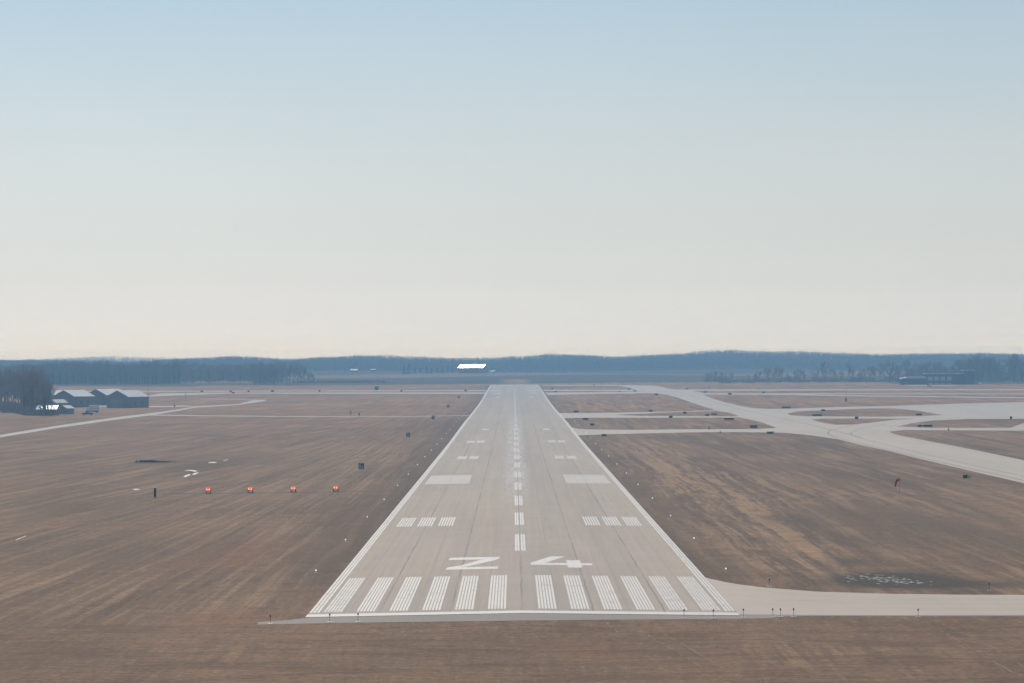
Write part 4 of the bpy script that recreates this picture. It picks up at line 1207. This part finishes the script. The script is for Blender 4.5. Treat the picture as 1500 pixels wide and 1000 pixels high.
# ------------------------------------------------------------------ old snow and vehicle tracks
def snow(lp, label, name="snow_patch", kind=None):
    r = random.Random(int(lp[0][0] * 7)); L = []
    lp2 = []
    my = sum(q[1] for q in lp) / len(lp); mx = sum(q[0] for q in lp) / len(lp)
    lp = [(mx + (x - mx) * .9, y if abs(y - my) > 1.6 else my + (y - my) * .65) for x, y in lp]
    for k in range(len(lp)):
        a, b = lp[k], lp[(k + 1) % len(lp)]
        for t in (0, .33, .66): lp2.append((a[0] * 1.0 + (b[0] - a[0]) * t + r.uniform(-.5, .5), a[1] + (b[1] - a[1]) * t + r.uniform(-.15, .15)))
    return tag(sheet(name, [lp2], M['snow'], .05), label, 'snow', 'patches of old snow in the left field')
snow([(269, 688.8), (275, 687.0), (280, 687.0), (290, 689.2), (286, 690.6), (279, 688.8)], "uppermost curved snow patch below the drainage hollow")
snow([(268, 697.6), (272, 694.6), (279, 693.4), (278, 695.4), (272, 698.2)], "snow patch at the lower left of the three by the hollow")
snow([(280.5, 694.4), (286, 691.8), (292, 690.9), (290, 692.9), (284, 694.8)], "slanting snow patch at the lower right of the three")
snow([(304, 676.6), (311, 675.6), (319, 676.4), (316, 677.7), (306, 677.7)], "narrow snow patch above the slanting one near the hollow")
snow([(326, 674.6), (331, 672.4), (335, 671.8), (331, 674.0)], "thin snow sliver at the right end of the hollow")
snow([(194, 715.6), (200, 715.0), (206, 715.6), (204, 717.0), (196, 717.2)], "thin snow sliver left of the dark cabinet")
snow([(22, 790.2), (30, 787.2), (39, 784.2), (39, 784.8), (31, 787.9), (23, 790.8)], "slanting snow streak near the left margin")
r_ = random.Random(5); mbv, mbf = [], []
for i in range(95):
    cx = r_.gauss(1300, 30); cx = min(max(cx, 1243), 1364)
    cy = 844.5 + (cx - 1242) / 120 * 9 + r_.gauss(0, 2.6); w = r_.uniform(.5, 3.2) * (1.4 if i < 30 else 1)
    a = G(cx, cy); u = a.y / FPX; n = 8; b = len(mbv)
    for k in range(n):
        t = 6.2832 * k / n; j = r_.uniform(.6, 1.2); q = math.cos(t) * w * u * j
        mbv.append((a.x + q, a.y + math.sin(t) * r_.uniform(.14, .42) - q * 2.6, float(hgt(a.x + q, a.y)) + .03))
    mbf.append(tuple(range(b, b + n)))
tag(raw("snow_streaks", mbv, mbf, M['snow']), "broken white streaks of snow melting on the wet ground at right", "snow", kind='stuff')
r_ = random.Random(9)
def track(pts, w, m='tan_track'):
    """two wheel ruts along a photo polyline"""
    P = [G(x, y) for x, y in pts]; Q = []
    for a, b in zip(P, P[1:]):
        for t in np.arange(0, 1, .1): Q.append(a.lerp(b, float(t)))
    Q.append(P[-1])
    for side in (-.9, .9):
        V, Fc = [], []
        for i, q in enumerate(Q):
            d = (Q[min(i + 1, len(Q) - 1)] - Q[max(i - 1, 0)]); d.z = 0; d.normalize(); nn = Vector((-d.y, d.x, 0))
            ww = w * r_.uniform(.3, 1.2)
            c = q + nn * (side + r_.uniform(-.08, .08))
            for s in (-1, 1):
                v = c + nn * s * ww; V.append((v.x, v.y, float(hgt(v.x, v.y)) + .014))
        for i in range(len(Q) - 1):
            if r_.random() < .78: Fc.append((2 * i, 2 * i + 1, 2 * i + 3, 2 * i + 2))
        tag(raw("wheel_track", V, Fc, M[m]), kind='structure')
track([(575, 932), (590, 924), (608, 916), (625, 911)], .11)
track([(875, 910), (880, 917), (892, 925)], .12)
track([(1350, 905), (1395, 925), (1440, 950), (1500, 985)], .10)
track([(960, 928), (990, 945), (1040, 975), (1080, 995)], .10)

# ------------------------------------------------------------------ haze over the whole field
hm = bpy.data.materials.new("haze"); hm.use_nodes = True
hn = hm.node_tree.nodes; hn.clear()
ho = hn.new('ShaderNodeOutputMaterial'); hv = hn.new('ShaderNodeVolumePrincipled')
hv.inputs['Color'].default_value = (*HAZE_COLOR, 1)
hv.inputs['Density'].default_value = HAZE_DENSITY
hv.inputs['Anisotropy'].default_value = 0.0
hv.inputs['Absorption Color'].default_value = (0, 0, 0, 1)
hm.node_tree.links.new(hv.outputs[0], ho.inputs['Volume'])
hz = MB().box(-2850, 2850, -650, HAZE_END, -2, HAZE_TOP).build("haze", hm)
tag(hz, "pale blue air haze over the whole airfield", "haze", kind='stuff')
print("trees", n_tr, "objects", len(bpy.data.objects))
